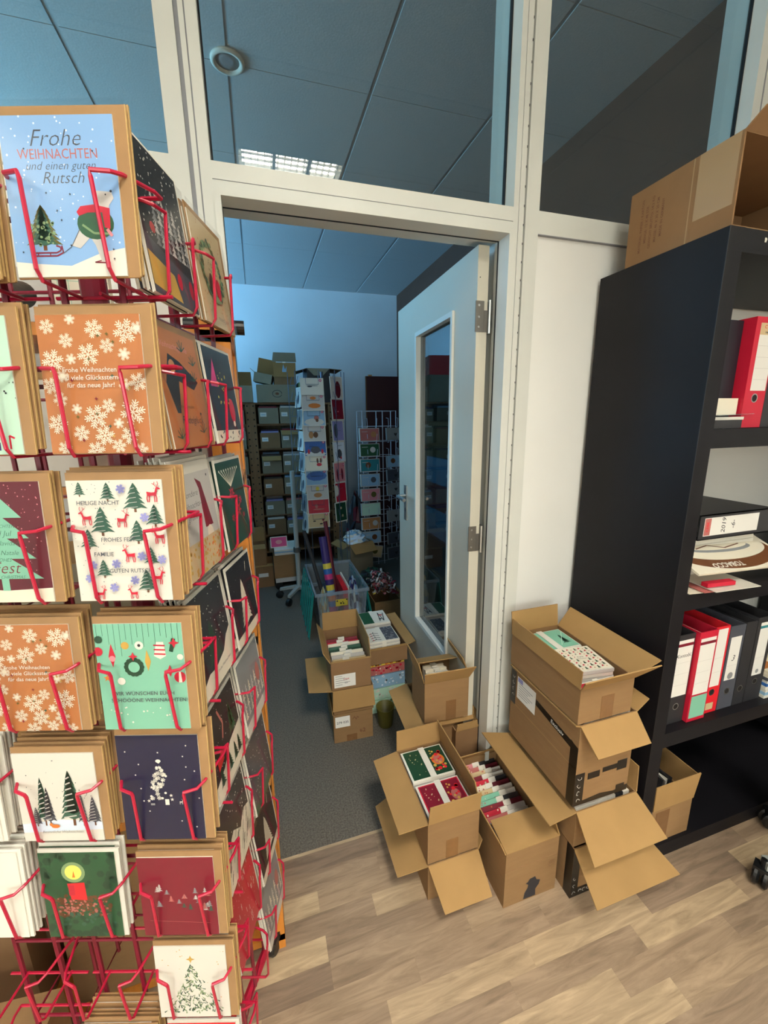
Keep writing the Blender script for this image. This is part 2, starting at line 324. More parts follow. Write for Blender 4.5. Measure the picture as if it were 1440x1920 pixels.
# door lining (frame) inside the opening
mb = MB()
def lining(mb, o, y0, y1, m):       # a U of thickness from 0..o around the opening
    mb.box((-.055, y0, 0), (-.055 + o, y1, 2.048), m).box((.773 - o, y0, 0), (.773, y1, 2.048), m).box((-.055 + o, y0, 2.048 - o), (.773 - o, y1, 2.048), m)
lining(mb, .006, YW - .001, YW + .004, 'seam_grey'); lining(mb, .016, YW - .011, YW + .055, 'white_frame'); lining(mb, .017, YW + .046, YW + .052, 'gasket'); lining(mb, .012, YW + .055, YW + .075, 'white_frame')
struct(mb.build('trim_7'))
mb = MB(); mb.box((XL, YB - .012, 0), (XR, YB, .06), 'white_frame'); struct(mb.build('baseboard_back'))

# open door, swung into the store
DR = empty('door_1', (.722, 1.262, 0), 0); struct(DR); DR.rotation_euler = (0, 0, -.022)
mb = MB(); H = 2.028; T = .019
for a, b in (((0, .175), (.012, H)), ((.545, .82), (.012, H)), ((.175, .545), (.012, .50)), ((.175, .545), (1.868, H))):
    mb.box((-T, a[0], b[0]), (T, a[1], b[1]), 'door_white_shaded')
for a, b in (((.165, .180), (.49, 1.878)), ((.540, .555), (.49, 1.878)), ((.180, .540), (.49, .508)), ((.180, .540), (1.86, 1.878))):
    mb.box((-T - .009, a[0], b[0]), (T + .009, a[1], b[1]), 'white_frame')
mb.build('door_leaf', DR)
MB().box((-.005, .18, .508), (.005, .54, 1.86), 'door_glass').build('pane', DR)
mb = MB(); mb.box((-T - .006, .69, .985), (-T, .725, 1.17), 'steel').tube([(-T, .708, 1.115), (-.06, .708, 1.115), (-.066, .70, 1.115), (-.066, .60, 1.112)], .009, 'steel', 8).box((-T - .0065, .705, 1.03), (-T - .005, .711, 1.05), 'ink')
mb.build('door_handle', DR)
for z in (1.82, 1.075):
    mb = MB(); mb.box((-.024, -.0025, z - .045), (.006, .0005, z + .048), 'dark_steel').tube([(.024, -.006, z - .05), (.024, -.006, z + .05)], .006, 'steel', 8).box((.006, -.003, z - .045), (.024, -.001, z + .02), 'dark_steel').box((.026, -.006, z - .05), (.029, .02, z + .05), 'dark_steel')
    for q in (-.03, 0, .035): mb.lathe([(.004, 0), (.003, .0012)], 'steel', 8, M=Matrix.Translation((-.012, -.0025, z + q)) @ Matrix.Rotation(PI / 2, 4, 'X'))
    mb.build('door_hinge', DR)
MB().box((-.012, -.001, 1.935), (-.009, -.0002, 1.938), 'ink').build('screw', DR)

# ------------------------------------------------------------ lamps, detector
def lamp(i, j, n):
    x0 = .008 + .6265 * (i - 6); y0 = 2.215 + .6265 * (j - 10); x1, y1 = x0 + .6265, y0 + .6265
    o = empty('ceiling_lamp', ((x0 + x1) / 2, (y0 + y1) / 2, HC)); w = .305
    mb = MB(); mb.box((-w, -w, .065), (w, w, .07), 'white_frame')
    for s in (-1, 1): mb.box((s * w - .006, -w, -.002), (s * w + .006, w, .07), 'white_frame').box((-w, s * w - .006, -.002), (w, s * w + .006, .07), 'white_frame')
    mb.build('housing', o)
    mb = MB()
    for k in range(-7, 8): mb.box((k * .0385 - .0012, -w, 0), (k * .0385 + .0012, w, .03), 'steel')
    for k in (-.1, .1): mb.box((k - .008, -w, -.004), (k + .008, w, .034), 'steel').box((-w, k - .002, 0), (w, k + .002, .03), 'steel')
    for k in range(-5, 6): mb.box((-w, k * .052 - .001, .0), (w, k * .052 + .001, .016), 'white_frame')
    mb.build('louvre', o)
    for k in (-.2, 0, .2): MB().tube([(-.28, k, .05), (.28, k, .05)], .013, 'lamp_glow', 8).build('tube', o)
    tag(o, ['square louvre ceiling lamp nearest the glazed partition, mirrored in its glass', 'square louvre ceiling lamp in the middle of the office, behind the photographer'][n] if n < 2 else 'square louvre ceiling lamp further off over the office, position %s' % ['', '', 'left, near the partition', 'right, near the middle', 'left, at the rear', 'right, at the rear'][n], 'ceiling lamp', 'louvre lamps in the office ceiling')
    area('lamp_light', ((x0 + x1) / 2, (y0 + y1) / 2, HC + .036), (0, 0, 0), .56, .56, LAMP_W, WARM)
for n, (i, j) in enumerate(LAMPS): lamp(i, j, n)
mb = MB(); mb.lathe([(.070, .0), (.070, -.006), (.064, -.012), (.054, -.012), (.05, -.004), (.048, -.003)], 'paper', 28).lathe([(.048, -.003), (.02, -.004), (.001, -.004)], 'seam_grey', 28)
tag(mb.build('smoke_detector', loc=(.003, 2.2, HC), smooth=True), 'round white smoke detector on the store ceiling seen through the glass', 'smoke detector')

# ------------------------------------------------------------ cardboard boxes
SIDES = {'front': ((0, 0), (1, 0), (0, 1)), 'right': ((1, 0), (1, 1), (-1, 0)), 'back': ((1, 1), (0, 1), (0, -1)), 'left': ((0, 1), (0, 0), (1, 0))}
def carton(label, x, y, z, w, d, h, rz=0, flaps={}, m='cardboard', mi='cardboard_dark', deco=None, group=None, open_=True, cat='box', name='cardboard_box', tape=None):
    """x, y: front left corner; flaps: side -> (angle, length, inset)"""
    o = empty(name, (x, y, z), rz); t = .004
    mb = MB()
    mb.box((0, 0, 0), (w, d, t), m)
    for a, b in (((0, 0, t), (w, t, h)), ((0, d - t, t), (w, d, h)), ((0, t, t), (t, d - t, h)), ((w - t, t, t), (w, d - t, h))): mb.box(a, b, m)
    if not open_: mb.box((0, 0, h), (w, d, h + t), m)
    body = mb.build('body', o)
    for s, fl in flaps.items():
        ang, L = fl[0], fl[1]; ins = fl[2] if len(fl) > 2 else .006
        (ax, ay), (bx, by), n = SIDES[s]; A = Vector((ax * w, ay * d, h)); B = Vector((bx * w, by * d, h)); e = (B - A).normalized()
        v = Vector((n[0] * math.cos(math.radians(ang)), n[1] * math.cos(math.radians(ang)), math.sin(math.radians(ang)))); nn = e.cross(v) * .0035
        pts = [A, B, B + v * L - e * ins, A + v * L + e * ins]
        mb = MB(); mb.slab(pts, nn, fl[3] if len(fl) > 3 else 'cardboard_light'); 
        if len(fl) > 4: mb.slab([A + v * L * .35 + e * .01, B + v * L * .35 - e * .01, B + v * L * .37 - e * .01, A + v * L * .37 + e * .01], nn * 1.05, 'cardboard_dark')
        f = mb.build('flap', o)
    if tape: 
        mb = MB(); tx, tw, tz = tape; mb.box((tx, -.0008, 0), (tx + tw, 0, tz), 'packing_tape'); mb.build('packing_tape', body)
    if deco: deco(body, w, d, h)
    tag(o, label, cat, group); return o
def stack_pack(label, x, y, z, w, d, h, top, band=True, rz=0, group=None, n=6, art=None):
    """a banded pack of cards lying flat: cards are one pack held by its paper band"""
    o = empty('card_pack', (x, y, z), rz); mb = MB(); R = random.Random(label)
    for k in range(n):
        a = R.uniform(-.002, .002); b = R.uniform(-.002, .002)
        mb.box((a, b, h * k / n), (w + a, d + b, h * (k + .86) / n), 'white' if k % 2 else 'pale_grey')
    mb.box((.002, .002, h * .98), (w - .002, d - .002, h), 'white'); 
    mb.box((.006, .006, h), (w - .006, d - .006, h + .0006), top); mb.build('cards', o)
    if art:
        am = MB(); am.lay = 9; art(am, w, d); am.build('print', o, (0, 0, h + .0009), (-PI / 2, 0, 0))
    if band: MB().box((w * .42, -.0012, h * .0), (w * .56, 0, h + .003), 'white').box((w * .42, 0, h + .0022), (w * .56, d, h + .003), 'white').build('paper_band', o)
    tag(o, label, 'card pack', group); return o

# --- stack 1: two boxes in front of the doorway
carton('small open cardboard box on the laminate under the box of green and red card packs', .404, .918, 0, .176, .29, .138, 0, {'left': (197, .10, .02), 'front': (205, .115, .01), 'right': (120, .03)})
stack_pack('flat white card pack filling the lowest box in front of the doorway', .412, .926, .006, .158, .27, .125, 'paper', False, group=None)
carton('open cardboard box with green and red card packs, flaps spread, before the doorway', .402, .918, .146, .176, .295, .155, 0,
       {'left': (186, .092, .006), 'front': (97, .072, .002), 'right': (80, .10), 'back': (98, .075, .004)}, tape=(.062, .042, .07))
def xmas_photo(c1, c2):
    def f(m, w, h):
        m.rc(.01, .01, w - .01, h - .01, c1); m.ds(w * .76, h * .5, .024, 'orange' if c1 == 'dark_green' else 'maroon', 18); m.ds(w * .76, h * .5, .016, 'rose', 14, .02); m.dots(w * .58, .02, w - .02, h - .02, 12, .006, c2, 4); m.dots(w * .6, .02, w - .02, h - .02, 10, .005, 'gold', 8); m.dots(.02, .02, w * .4, h - .02, 14, .002, 'beige', 3)
    return f
stack_pack('banded card pack with dark green print, back of the open box before the doorway', .412, 1.068, .152, .158, .132, .148, 'dark_green', art=xmas_photo('dark_green', 'bright_red'), n=12)
stack_pack('banded card pack with red print, front of the open box before the doorway', .416, .928, .152, .156, .132, .140, 'red', art=xmas_photo('maroon', 'bright_red'), n=12)

# --- box B with rows of card packs
def deco_b(o, w, d, h):
    m = MB(); m.lay = 3
    m.pl([(.072, .004), (.118, .004), (.116, .03), (.128, .045), (.132, .062), (.118, .068), (.112, .083), (.092, .08), (.086, .07), (.078, .066), (.088, .058), (.086, .046), (.076, .03)], 'ink')
    m.build('stain', o)
    m = MB(); m.lay = 3
    for k in range(5): m.ln([(.165 + k * .004, .125), (.160 + k * .004, .118), (.166 + k * .004, .112)], .0009, 'brown')
    m.ln([(.158, .112), (.166, .102), (.182, .108), (.184, .12)], .0009, 'brown'); m.build('scribble', o)
    m = MB(); m.box((0, -.0009, .142), (w, 0, .1445), 'cardboard_dark'); m.build('crease', o)
carton('cardboard box with coloured card rows and dark stain on front, right of the two-box stack', .620, .826, 0, .192, .36, .212, 0, {'front': (8, .10, .004), 'left': (112, .05, .004), 'back': (60, .03), 'right': (72, .07)}, deco=deco_b)
R = random.Random(5); cols = ['pink', 'rose', 'beige', 'maroon', 'red', 'cream', 'beige', 'mint', 'mint', 'maroon', 'red', 'rose', 'pale_grey', 'cream', 'rose', 'maroon']
for k in range(13):
    y = 1.125 - k * .0195; mb = MB(); c = cols[k % len(cols)]; sh = ((k * 2) % 5) * .008 - .012
    for q in range(2): mb.box((-.082, q * .007, 0), (-.004 + sh, q * .007 + .006, .075), c)
    mb.lay = 4; mb.dots(-.078, .03, -.012 + sh, .073, 9, .003, ['copper', 'cream', 'rose'][k % 3], k)
    mb.box((-.004 + sh, -.0012, 0), (.024 + sh, .0145, .077), 'white'); mb.box((.024 + sh, 0, 0), (.082, .013, .0745), ['charcoal', 'deep_maroon', 'pale_grey', 'paper_shade'][k % 4])
    tag(mb.build('card_pack', loc=(.716, y, .135), rot=(math.radians(-48), 0, 0)), 'banded card pack standing in the long row of the stained box', 'card pack', 'card packs standing in the stained box')
tag(MB().box((0, 0, 0), (.17, .30, .125), 'paper_shade').build('card_pack', loc=(.631, .85, .006)), 'plain packed cards filling the bottom of the stained box', 'card pack')

# --- the tall stack beside the shelf (four boxes)
def squiggles(m, x0, z0, x1, z1, n, seed, vertical=False):
    R = random.Random(seed); m.lay += 2
    for k in range(n):
        t = (k + .5) / n; cx = x0 + (x1 - x0) * (.5 if vertical else t); cz = z0 + (z1 - z0) * (t if vertical else .5); s = min(abs(x1 - x0), abs(z1 - z0)) * .3
        m.ln([(cx + s * math.cos(a * .9 + k) * R.uniform(.6, 1), cz + s * math.sin(a * .9 + k) * R.uniform(.6, 1)) for a in range(5)], s * .13, 'label_paper')
def side_art(o, fn, name, d):    # artwork on the left wall (x=0 plane facing -x); artwork x runs from back to front
    m = MB(); m.lay = 5; fn(m); m.build(name, o, (0, d, 0), (0, 0, -PI / 2))
def deco_c(o, w, d, h):
    m = MB(); m.lay = 2; m.rc(0, 0, w, .034, 'black_tape'); squiggles(m, .03, .004, .13, .03, 6, 3); m.build('printed_tape', o)
    m = MB(); m.lay = 5; m.rc(0, 0, .028, h, 'black_tape'); squiggles(m, .002, .0, .026, .09, 3, 5, True); m.build('printed_tape', o)
    m = MB(); m.lay = 4; m.text('H', .085, .075, .045, 'ink', bold=.02); m.build('print', o)
    side_art(o, lambda m: m.rc(d - .03, 0, d, h, 'black_tape'), 'printed_tape', d)
carton('lowest box of the tall stack by the black shelf, with black taped edges', .836, .786, 0, .25, .38, .196, 0, {'front': (200, .135, -.03), 'right': (100, .02)}, deco=deco_c)
carton('wide-flapped open box second from the floor in the tall stack by the shelf', .834, .792, .20, .232, .34, .132, 0, {'left': (172, .115, -.02), 'front': (216, .125, -.02), 'right': (95, .085, .01)}, m='cardboard')
for k in range(7):
    mb = MB(); mb.box((-.105, 0, 0), (.105, .012, .105), 'paper').box((-.02, -.001, .0), (.015, .013, .107), 'white').box((.05, -.001, .08), (.08, .0125, .1065), 'charcoal')
    tag(mb.build('card_pack', loc=(.95, .80 + k * .016, .222), rot=(-.08, 0, 0)), 'white card pack standing at the front rim of the wide-flapped box', 'card pack', 'white card packs in the wide-flapped box')
def deco_d(o, w, d, h):
    m = MB(); m.lay = 2; m.rc(0, 0, .034, .115, 'black_tape'); squiggles(m, .002, .004, .032, .112, 4, 7, True)
    m.pl([(.034, 0), (w, .0), (w, .022), (.15, .012), (.1, .02), (.034, .014)], 'black_tape'); m.rc(w - .045, .0, w - .012, .03, 'black_tape'); m.rc(w - .05, .085, w - .012, .12, 'black_tape'); m.rc(.045, .085, .09, .108, 'black_tape'); m.rc(.1, .095, w - .05, .112, 'black_tape'); m.build('printed_tape', o)
    def f(m):
        m.pl([(d - .03, 0), (d, 0), (d, .2), (d - .03, .215)], 'black_tape'); m.pl([(.13, h - .05), (d, h - .075), (d, h - .10), (.13, h - .072)], 'black_tape')
        m.text('Exclusiv', d - .09, h - .077, .018, 'label_paper', rot=-.1, bold=.01); m.rc(0, .13, .028, h - .02, 'black_tape'); squiggles(m, .002, .15, .026, h - .03, 4, 9, True)
    side_art(o, f, 'printed_tape', d)
    def g(m):
        m.lay += 3; m.rc(.035, h - .115, .135, h - .03, 'label_paper'); m.rc(.038, h - .05, .065, h - .033, 'lilac')
        for k in range(6): m.rc(.045, h - .1 + k * .009, .045 + .05 + (k % 3) * .012, h - .0975 + k * .009, 'grey')
    side_art(o, g, 'shipping_label', d)
    side_art(o, lambda m: m.rc(0, h * .46, d, h * .47, 'cardboard_light'), 'crease', d)
carton('tall brown box with address label and black printed tape, third in the tall stack', .816, .792, .358, .205, .33, .282, 0, {'front': (222, .085, .008), 'right': (158, .06, .01), 'left': (178, .012)}, deco=deco_d)
for k in range(6):
    mb = MB(); mb.box((-.085, 0, 0), (.085, .012, .09), 'paper').box((-.01, -.001, 0), (.03, .013, .093), 'white')
    tag(mb.build('card_pack', loc=(.925, .80 + k * .015, .548), rot=(-.06, 0, 0)), 'white card pack at the front rim of the tall taped box', 'card pack', 'white card packs in the tall taped box')
def deco_e(o, w, d, h):
    side_art(o, lambda m: m.rc(0, h * .55, d, h * .557, 'cardboard_dark'), 'crease', d)
carton('topmost open box of the tall stack, holding the mint and the tree patterned card packs', .806, .795, .645, .192, .325, .115, 0, {'front': (128, .075, -.035), 'right': (143, .085, -.02), 'back': (97, .078, .0), 'left': (88, .055, .0)}, deco=deco_e, tape=(.078, .045, .075))
def mint_art(m, w, h): m.rc(.006, .006, w - .006, h - .006, 'mint'); m.tree(w * .8, .02, .03, .06, 'pine'); m.ln([(w * .62, .02), (w * .95, h * .8)], .002, 'pale_mint')
stack_pack('banded mint green card pack at the back of the topmost box', .818, .985, .652, .165, .115, .105, 'mint', art=mint_art, n=8)
def pat_art(m, w, h):
    m.rc(.003, .003, w - .003, h - .003, 'cream'); R = random.Random(2)
    for a in range(9):
        for b in range(8):
            x = .01 + a * (w - .02) / 8.5; z = .01 + b * (h - .02) / 7.6
            if abs(x - w / 2) < .016 and abs(z - h / 2) < .016: continue
            if (a + b) % 3 == 0: m.tree(x, z - .006, .012, .015, 'dark_green', 3)
            elif (a + b) % 3 == 1: m.pl([(x - .003, z), (x + .006, z + .002), (x + .002, z + .009)], 'red')
            else: m.ds(x, z, .002, 'copper', 6)
    m.ds(w / 2, h / 2, .018, 'cream', 16); m.text('Frohe', w / 2, h / 2 + .004, .009, 'ink', .4); m.text('Weihnachten', w / 2, h / 2 - .005, .006, 'ink', .4)
stack_pack('cream card pack with small tree and bird pattern, front of the topmost box', .838, .86, .652, .135, .125, .112, 'cream', band=False, art=pat_art, n=9, rz=-.12)
stack_pack('kraft card pack under the rim beside the tree patterned pack', .812, .86, .652, .024, .12, .10, 'kraft', band=False, n=5)
stack_pack('maroon banded card pack low at the near corner of the topmost box', .835, .803, .652, .14, .045, .082, 'red', n=5)

# --- doorway group
def deco_g(o, w, d, h): pass
carton('open cardboard box with white cards standing inside the doorway by the door jamb', .533, 1.262, .345, .182, .16, .178, -.06, {'left': (104, .085, .004), 'front': (118, .07, -.012), 'right': (70, .085, .004), 'back': (22, .085, .004)}, tape=(.088, .042, .085))
for k in range(6):
    mb = MB(); mb.box((-.045, 0, 0), (.045, .009, .155 + .006 * (k % 2)), 'cream' if k % 2 else 'paper').box((-.012, -.001, 0), (.012, .01, .165), 'white')
    tag(mb.build('card_pack', loc=(.618, 1.288 + k * .015, .352), rot=(-.1, 0, -.06)), 'white banded card pack standing in the doorway box by the jamb', 'card pack', 'card packs in the doorway box')
carton('lower cardboard box carrying the doorway box, long flap hanging out to the left', .545, 1.272, 0, .2, .26, .335, -.04, {'left': (192, .085, .004), 'front': (192, .02), 'right': (95, .03)}, m='cardboard')
carton('brown box with inner flap, squeezed between jamb and the card pack box', .655, 1.205 + .03, 0, .098, .10, .30, 0, {'front': (90, .03), 'right': (120, .05, .0)}, m='cardboard_dark')

def deco_i3(o, w, d, h):
    m = MB(); m.lay = 2; m.rc(.008, .082, .078, .14, 'label_paper'); m.text('279 035', .043, .107, .0175, 'ink', bold=.008); m.build('label', o)
    m = MB(); m.lay = 2; m.ln([(.09, .115), (.1, .128), (.108, .112), (.115, .127), (.12, .118)], .003, 'brown'); m.text('2', .145, .045, .03, 'brown', bold=.02); m.text('6', .13, .045, .026, 'brown', bold=.02, rot=.2); m.build('print', o)
I3 = carton('bottom box with white number label 279 035 left of the doorway boxes on the carpet', .236, 1.652, 0, .188, .30, .153, -.05, {'left': (95, .02)}, deco=deco_i3, tape=(.06, .05, .035))
carton('middle box of the carpet stack, pale flap hanging at its front', .240, 1.652, .156, .190, .30, .125, -.05, {'front': (262, .10, -.006), 'left': (175, .11, .01)}, m='cardboard')
def deco_i1(o, w, d, h):
    m = MB(); m.lay = 2; m.rc(.012, .012, .112, .078, 'label_paper')
    for k in range(5): m.rc(.018, .024 + k * .011, .05 + (k * 7 % 4) * .012, .0265 + k * .011, 'grey')
    m.text('27008', .068, .052, .011, 'red', bold=.01); m.text('003', .068, .032, .010, 'ink'); m.build('label', o)
carton('top open box with white address label and green and red card rows, carpet stack', .236, 1.652, .284, .185, .31, .142, -.04, {'back': (97, .095, .0), 'right': (86, .10, .006), 'left': (120, .06, .01), 'front': (12, .008)}, m='cardboard_dark', deco=deco_i1)
for k, c in enumerate(['beige', 'pale_grey', 'cream', 'dark_green', 'pine', 'cream', 'red', 'maroon']):
    mb = MB(); mb.box((-.08, 0, 0), (.08, .012, .112 + .003 * (k % 3)), c).box((-.02 + .012 * (k % 3 - 1), -.0012, 0), (.012 + .012 * (k % 3 - 1), .0132, .121), 'white')
    tag(mb.build('card_pack', loc=(.33 + .004, 1.68 + k * .026, .292), rot=(-.35, 0, -.04)), '%s banded card pack standing in the top box of the carpet stack' % {'beige': 'beige', 'pale_grey': 'pale grey', 'cream': 'cream coloured', 'dark_green': 'dark green', 'pine': 'pine green', 'red': 'red', 'maroon': 'maroon'}[c], 'card pack', 'card packs in the top box of the carpet stack')

# --- stack of goods right of it
carton('brown cardboard box under the white printed card packs, behind the carpet stack', .445, 1.80, .275, .215, .36, .085, 0, {'right': (170, .05, .01), 'front': (95, .01)}, m='cardboard_dark')
def yyy(m, w, h):
    m.rc(.004, .004, w - .004, h - .004, 'white'); m.rc(w * .55, .006, w - .006, h - .006, 'slate'); m.dots(w * .58, .01, w - .012, h - .01, 40, .004, 'grey', 6)
    for k in range(4): m.ln([(.02, .014 + k * .022), (.045, .022 + k * .022), (.07, .014 + k * .022)], .004, 'ink'); m.ln([(.045, .022 + k * .022), (.045, .034 + k * .022)], .004, 'ink'); m.ds(.03, .02 + k * .022, .004, 'red', 6)
def tel(m, w, h):
    m.rc(.004, .004, w - .004, h - .004, 'white'); m.rc(.006, .006, w * .42, h - .006, 'green'); m.ln([(w * .66, .02), (w * .72, h * .8), (w * .8, .02), (w * .9, h * .75)], .005, 'ink'); m.ds(w * .78, h * .6, .012, 'rose', 10); m.ds(w * .7, h * .3, .009, 'ink', 8)
stack_pack('white banded card pack with black branch print, front of the stack behind the boxes', .458, 1.81, .362, .165, .145, .035, 'white', art=yyy, n=4)
stack_pack('white banded card pack with green half, rear of the stack behind the boxes', .475, 1.99, .362, .155, .15, .04, 'white', art=tel, n=4)
for k, (z, h, c, c2, lb) in enumerate([(0.0, .07, 'pale_mint', 'sage', 'pale green packed card carton'), (.075, .06, 'pale_mint', 'white', 'white and mint packed card carton'), (.14, .07, 'light_blue', 'snow_blue', 'light blue packed card carton'), (.214, .045, 'rose', 'red', 'reddish printed card carton'), (.262, .012, 'yellow', 'orange', 'thin yellow folder')]):
    mb = MB(); mb.box((0, 0, 0), (.19, .3, h), c); mb.lay = 2; mb.dots(.01, .005, .18, h - .004, 18, .006, c2, k); mb.lay = 2; mb.dots(.01, .005, .18, h - .004, 8, .004, 'white', k + 9)
    tag(mb.build('flat_carton', loc=(.455, 1.79 + .004 * k, z)), lb + ' in the pile beside the carpet stack', 'carton', 'flat cartons piled beside the carpet stack')
mb = MB(); mb.lathe([(.033, 0), (.036, .002), (.045, .10), (.047, .105), (.044, .105), (.034, .006)], 'olive', 20)
tag(mb.build('waste_bin', loc=(.505, 1.70, 0), smooth=True), 'small olive plastic bin on the carpet beside the numbered box', 'bin')

# --- clear tub with lids and contents
t = empty('storage_tub', (.30, 2.62, 0))
x1, y1, zt = .36, .62, .345
def taper_box(m, w0, d0, w1, d1, h, th, ma):
    for (ax, ay, bx_, by_) in ((0, 0, 1, 0), (1, 0, 1, 1), (1, 1, 0, 1), (0, 1, 0, 0)):
        lo = lambda u, v, s: ((w1 - w0) / 2 + u * w0, (d1 - d0) / 2 + v * d0, 0); hi = lambda u, v, s: (u * w1, v * d1, h)
        m.add([lo(ax, ay, 0), lo(bx_, by_, 0), hi(bx_, by_, 0), hi(ax, ay, 0)], [(0, 1, 2, 3)], ma)
    m.add([((w1 - w0) / 2, (d1 - d0) / 2, .002), ((w1 + w0) / 2, (d1 - d0) / 2, .002), ((w1 + w0) / 2, (d1 + d0) / 2, .002), ((w1 - w0) / 2, (d1 + d0) / 2, .002)], [(0, 1, 2, 3)], ma)
mb = MB(); taper_box(mb, .31, .56, x1, y1, zt, .003, 'clear_plastic'); mb.build('body', t)
mb = MB()
for a, b in (((-.012, -.012, zt - .02), (x1 + .012, 0, zt)), ((-.012, y1, zt - .02), (x1 + .012, y1 + .012, zt)), ((-.012, 0, zt - .02), (0, y1, zt)), ((x1, 0, zt - .02), (x1 + .012, y1, zt))): mb.box(a, b, 'clear_plastic')
mb.build('rim', t)
m = MB(); m.lay = 3; m.rc(.13, .235, .215, .285, 'yellow'); m.dots(.135, .24, .21, .28, 7, .006, 'ink', 2); m.build('label', t, (0, -.001, 0))
tag(t, 'clear plastic storage tub on the carpet with rolls and bags inside', 'tub')
for x, a, lb in ((.235, .14, 'teal ribbed plastic lid leaning on the left of the clear tub'), (.715, -.16, 'teal ribbed plastic lid leaning on the right of the clear tub')):
    mb = MB(); mb.box((-.004, 0, 0), (.004, .60, .33), 'teal_plastic')
    for k in range(7): mb.box((-.009, .02 + k * .09, .01), (.007, .032 + k * .09, .32), 'teal_plastic')
    tag(mb.build('teal_box_cover', loc=(x, 2.64, 0), rot=(0, a, 0)), lb, 'lid', 'teal lids of the tub')
def tubeobj(name, label, pts, r, mats, cat, extra=None):
    o = empty(name, pts[0]); P = [Vector(p) - Vector(pts[0]) for p in pts]
    for i, (a, b, ma) in enumerate([(P[k], P[k + 1], mats[k]) for k in range(len(P) - 1)]): MB().tube([a, b], r, ma, 14).build('roll', o)
    tag(o, label, cat); return o
tubeobj('gift_wrap_roll', 'gift wrap roll with blue top and colourful bands standing in the clear tub', [(.445, 2.76, .02), (.418, 2.875, .45), (.405, 2.93, .66)], .030, ['orange', 'purple'], 'gift wrap')
o = bpy.data.objects['gift_wrap_roll']
A_, B_ = Vector((-.010, .06, .28)), Vector((-.035, .12, .46))
for k in range(10):
    p = Vector((-.0025, .016, .06)) + Vector((-.0025, .0105, .0395)) * k * .98
    q = p + Vector((-.0025, .0105, .0395)) * .98
    MB().tube([p, q], .0312, ['yellow', 'hot_pink', 'blue', 'orange', 'light_blue', 'yellow', 'purple', 'hot_pink', 'blue', 'yellow'][k], 14).build('coloured_band', o)
tubeobj('gift_wrap_roll', 'dark thin wrap roll leaning left in the clear tub', [(.42, 2.78, .02), (.27, 2.92, .72)], .014, ['charcoal'], 'gift wrap')
tubeobj('gift_wrap_roll', 'dark thin wrap roll leaning right in the clear tub', [(.49, 2.80, .02), (.44, 3.0, .76)], .016, ['deep_maroon'], 'gift wrap')
tag(MB().box((0, 0, 0), (.035, .3, .30), 'bright_red').box((.036, 0, 0), (.046, .3, .32), 'cream').build('folder', loc=(.505, 2.72, .01)), 'red folder with cream card standing in the clear tub', 'folder')
def crumple(name, label, cx, cy, z0, rx, ry, h, mats_, seed, cat, n=26, flat=1.0):
    R = random.Random(seed); mb = MB(); N = 16; K = 8; vs = []
    for i in range(K + 1):
        a = PI / 2 * i / K
        for k in range(N):
            q = 1 + R.uniform(-.18, .18); vs.append((rx * math.cos(a) * q * math.cos(2 * PI * k / N), ry * math.cos(a) * q * math.sin(2 * PI * k / N), h * math.sin(a) ** flat * (1 + R.uniform(-.12, .12))))
    fs = []; 
    for i in range(K):
        for k in range(N): fs.append((i * N + k, i * N + (k + 1) % N, (i + 1) * N + (k + 1) % N, (i + 1) * N + k))
    for f in fs: mb.add([vs[i] for i in f], [(0, 1, 2, 3)], R.choice(mats_))
    o = mb.build(name, loc=(cx, cy, z0)); return tag(o, label, cat)
crumple('plastic_bag', 'crumpled translucent bag with dark ribbons in the right of the clear tub', .605, 2.86, .02, .05, .13, .31, ['snow_blue', 'light_blue', 'navy', 'white', 'purple'], 3, 'bag')
crumple('plastic_bag', 'pale crumpled bag in the left front corner of the clear tub', .365, 2.74, .02, .04, .07, .30, ['pale_mint', 'beige', 'grey', 'gold'], 7, 'bag')

# --- ribbon box
carton('brown cardboard box overflowing with red ribbons beside the door', .735, 2.70, 0, .205, .30, .18, 0, {'right': (110, .04)}, m='cardboard')
mb = MB(); R = random.Random(11)
for k in range(150):
    a, b = R.uniform(.02, .19), R.uniform(.02, .28); c = .16 + .17 * math.sqrt(max(0, 1 - ((a - .1) / .13) ** 2)) * R.uniform(.4, 1); r = R.uniform(.012, .03); ph = R.uniform(0, 6)
    ax = Vector((R.uniform(-1, 1), R.uniform(-1, 1), R.uniform(-1, 1))).normalized(); u = ax.orthogonal().normalized(); v = ax.cross(u)
    P = [Vector((a, b, c)) + u * r * math.cos(ph + q * .9) + v * r * math.sin(ph + q * .9) for q in range(6)]; wv = ax * .006
    mm = R.choice(['maroon', 'grey', 'pale_grey', 'charcoal', 'rose', 'pale_grey', 'charcoal', 'pink', 'brown'] if c > .22 else ['red', 'yellow', 'charcoal', 'maroon', 'purple'])
    for p, q in zip(P, P[1:]): mb.add([p - wv, q - wv, q + wv, p + wv], [(0, 1, 2, 3)], mm)
tag(mb.build('ribbon_heap', loc=(.735, 2.70, 0)), 'heap of curled red, pink and yellow ribbons in the brown box', 'ribbons', kind='stuff')

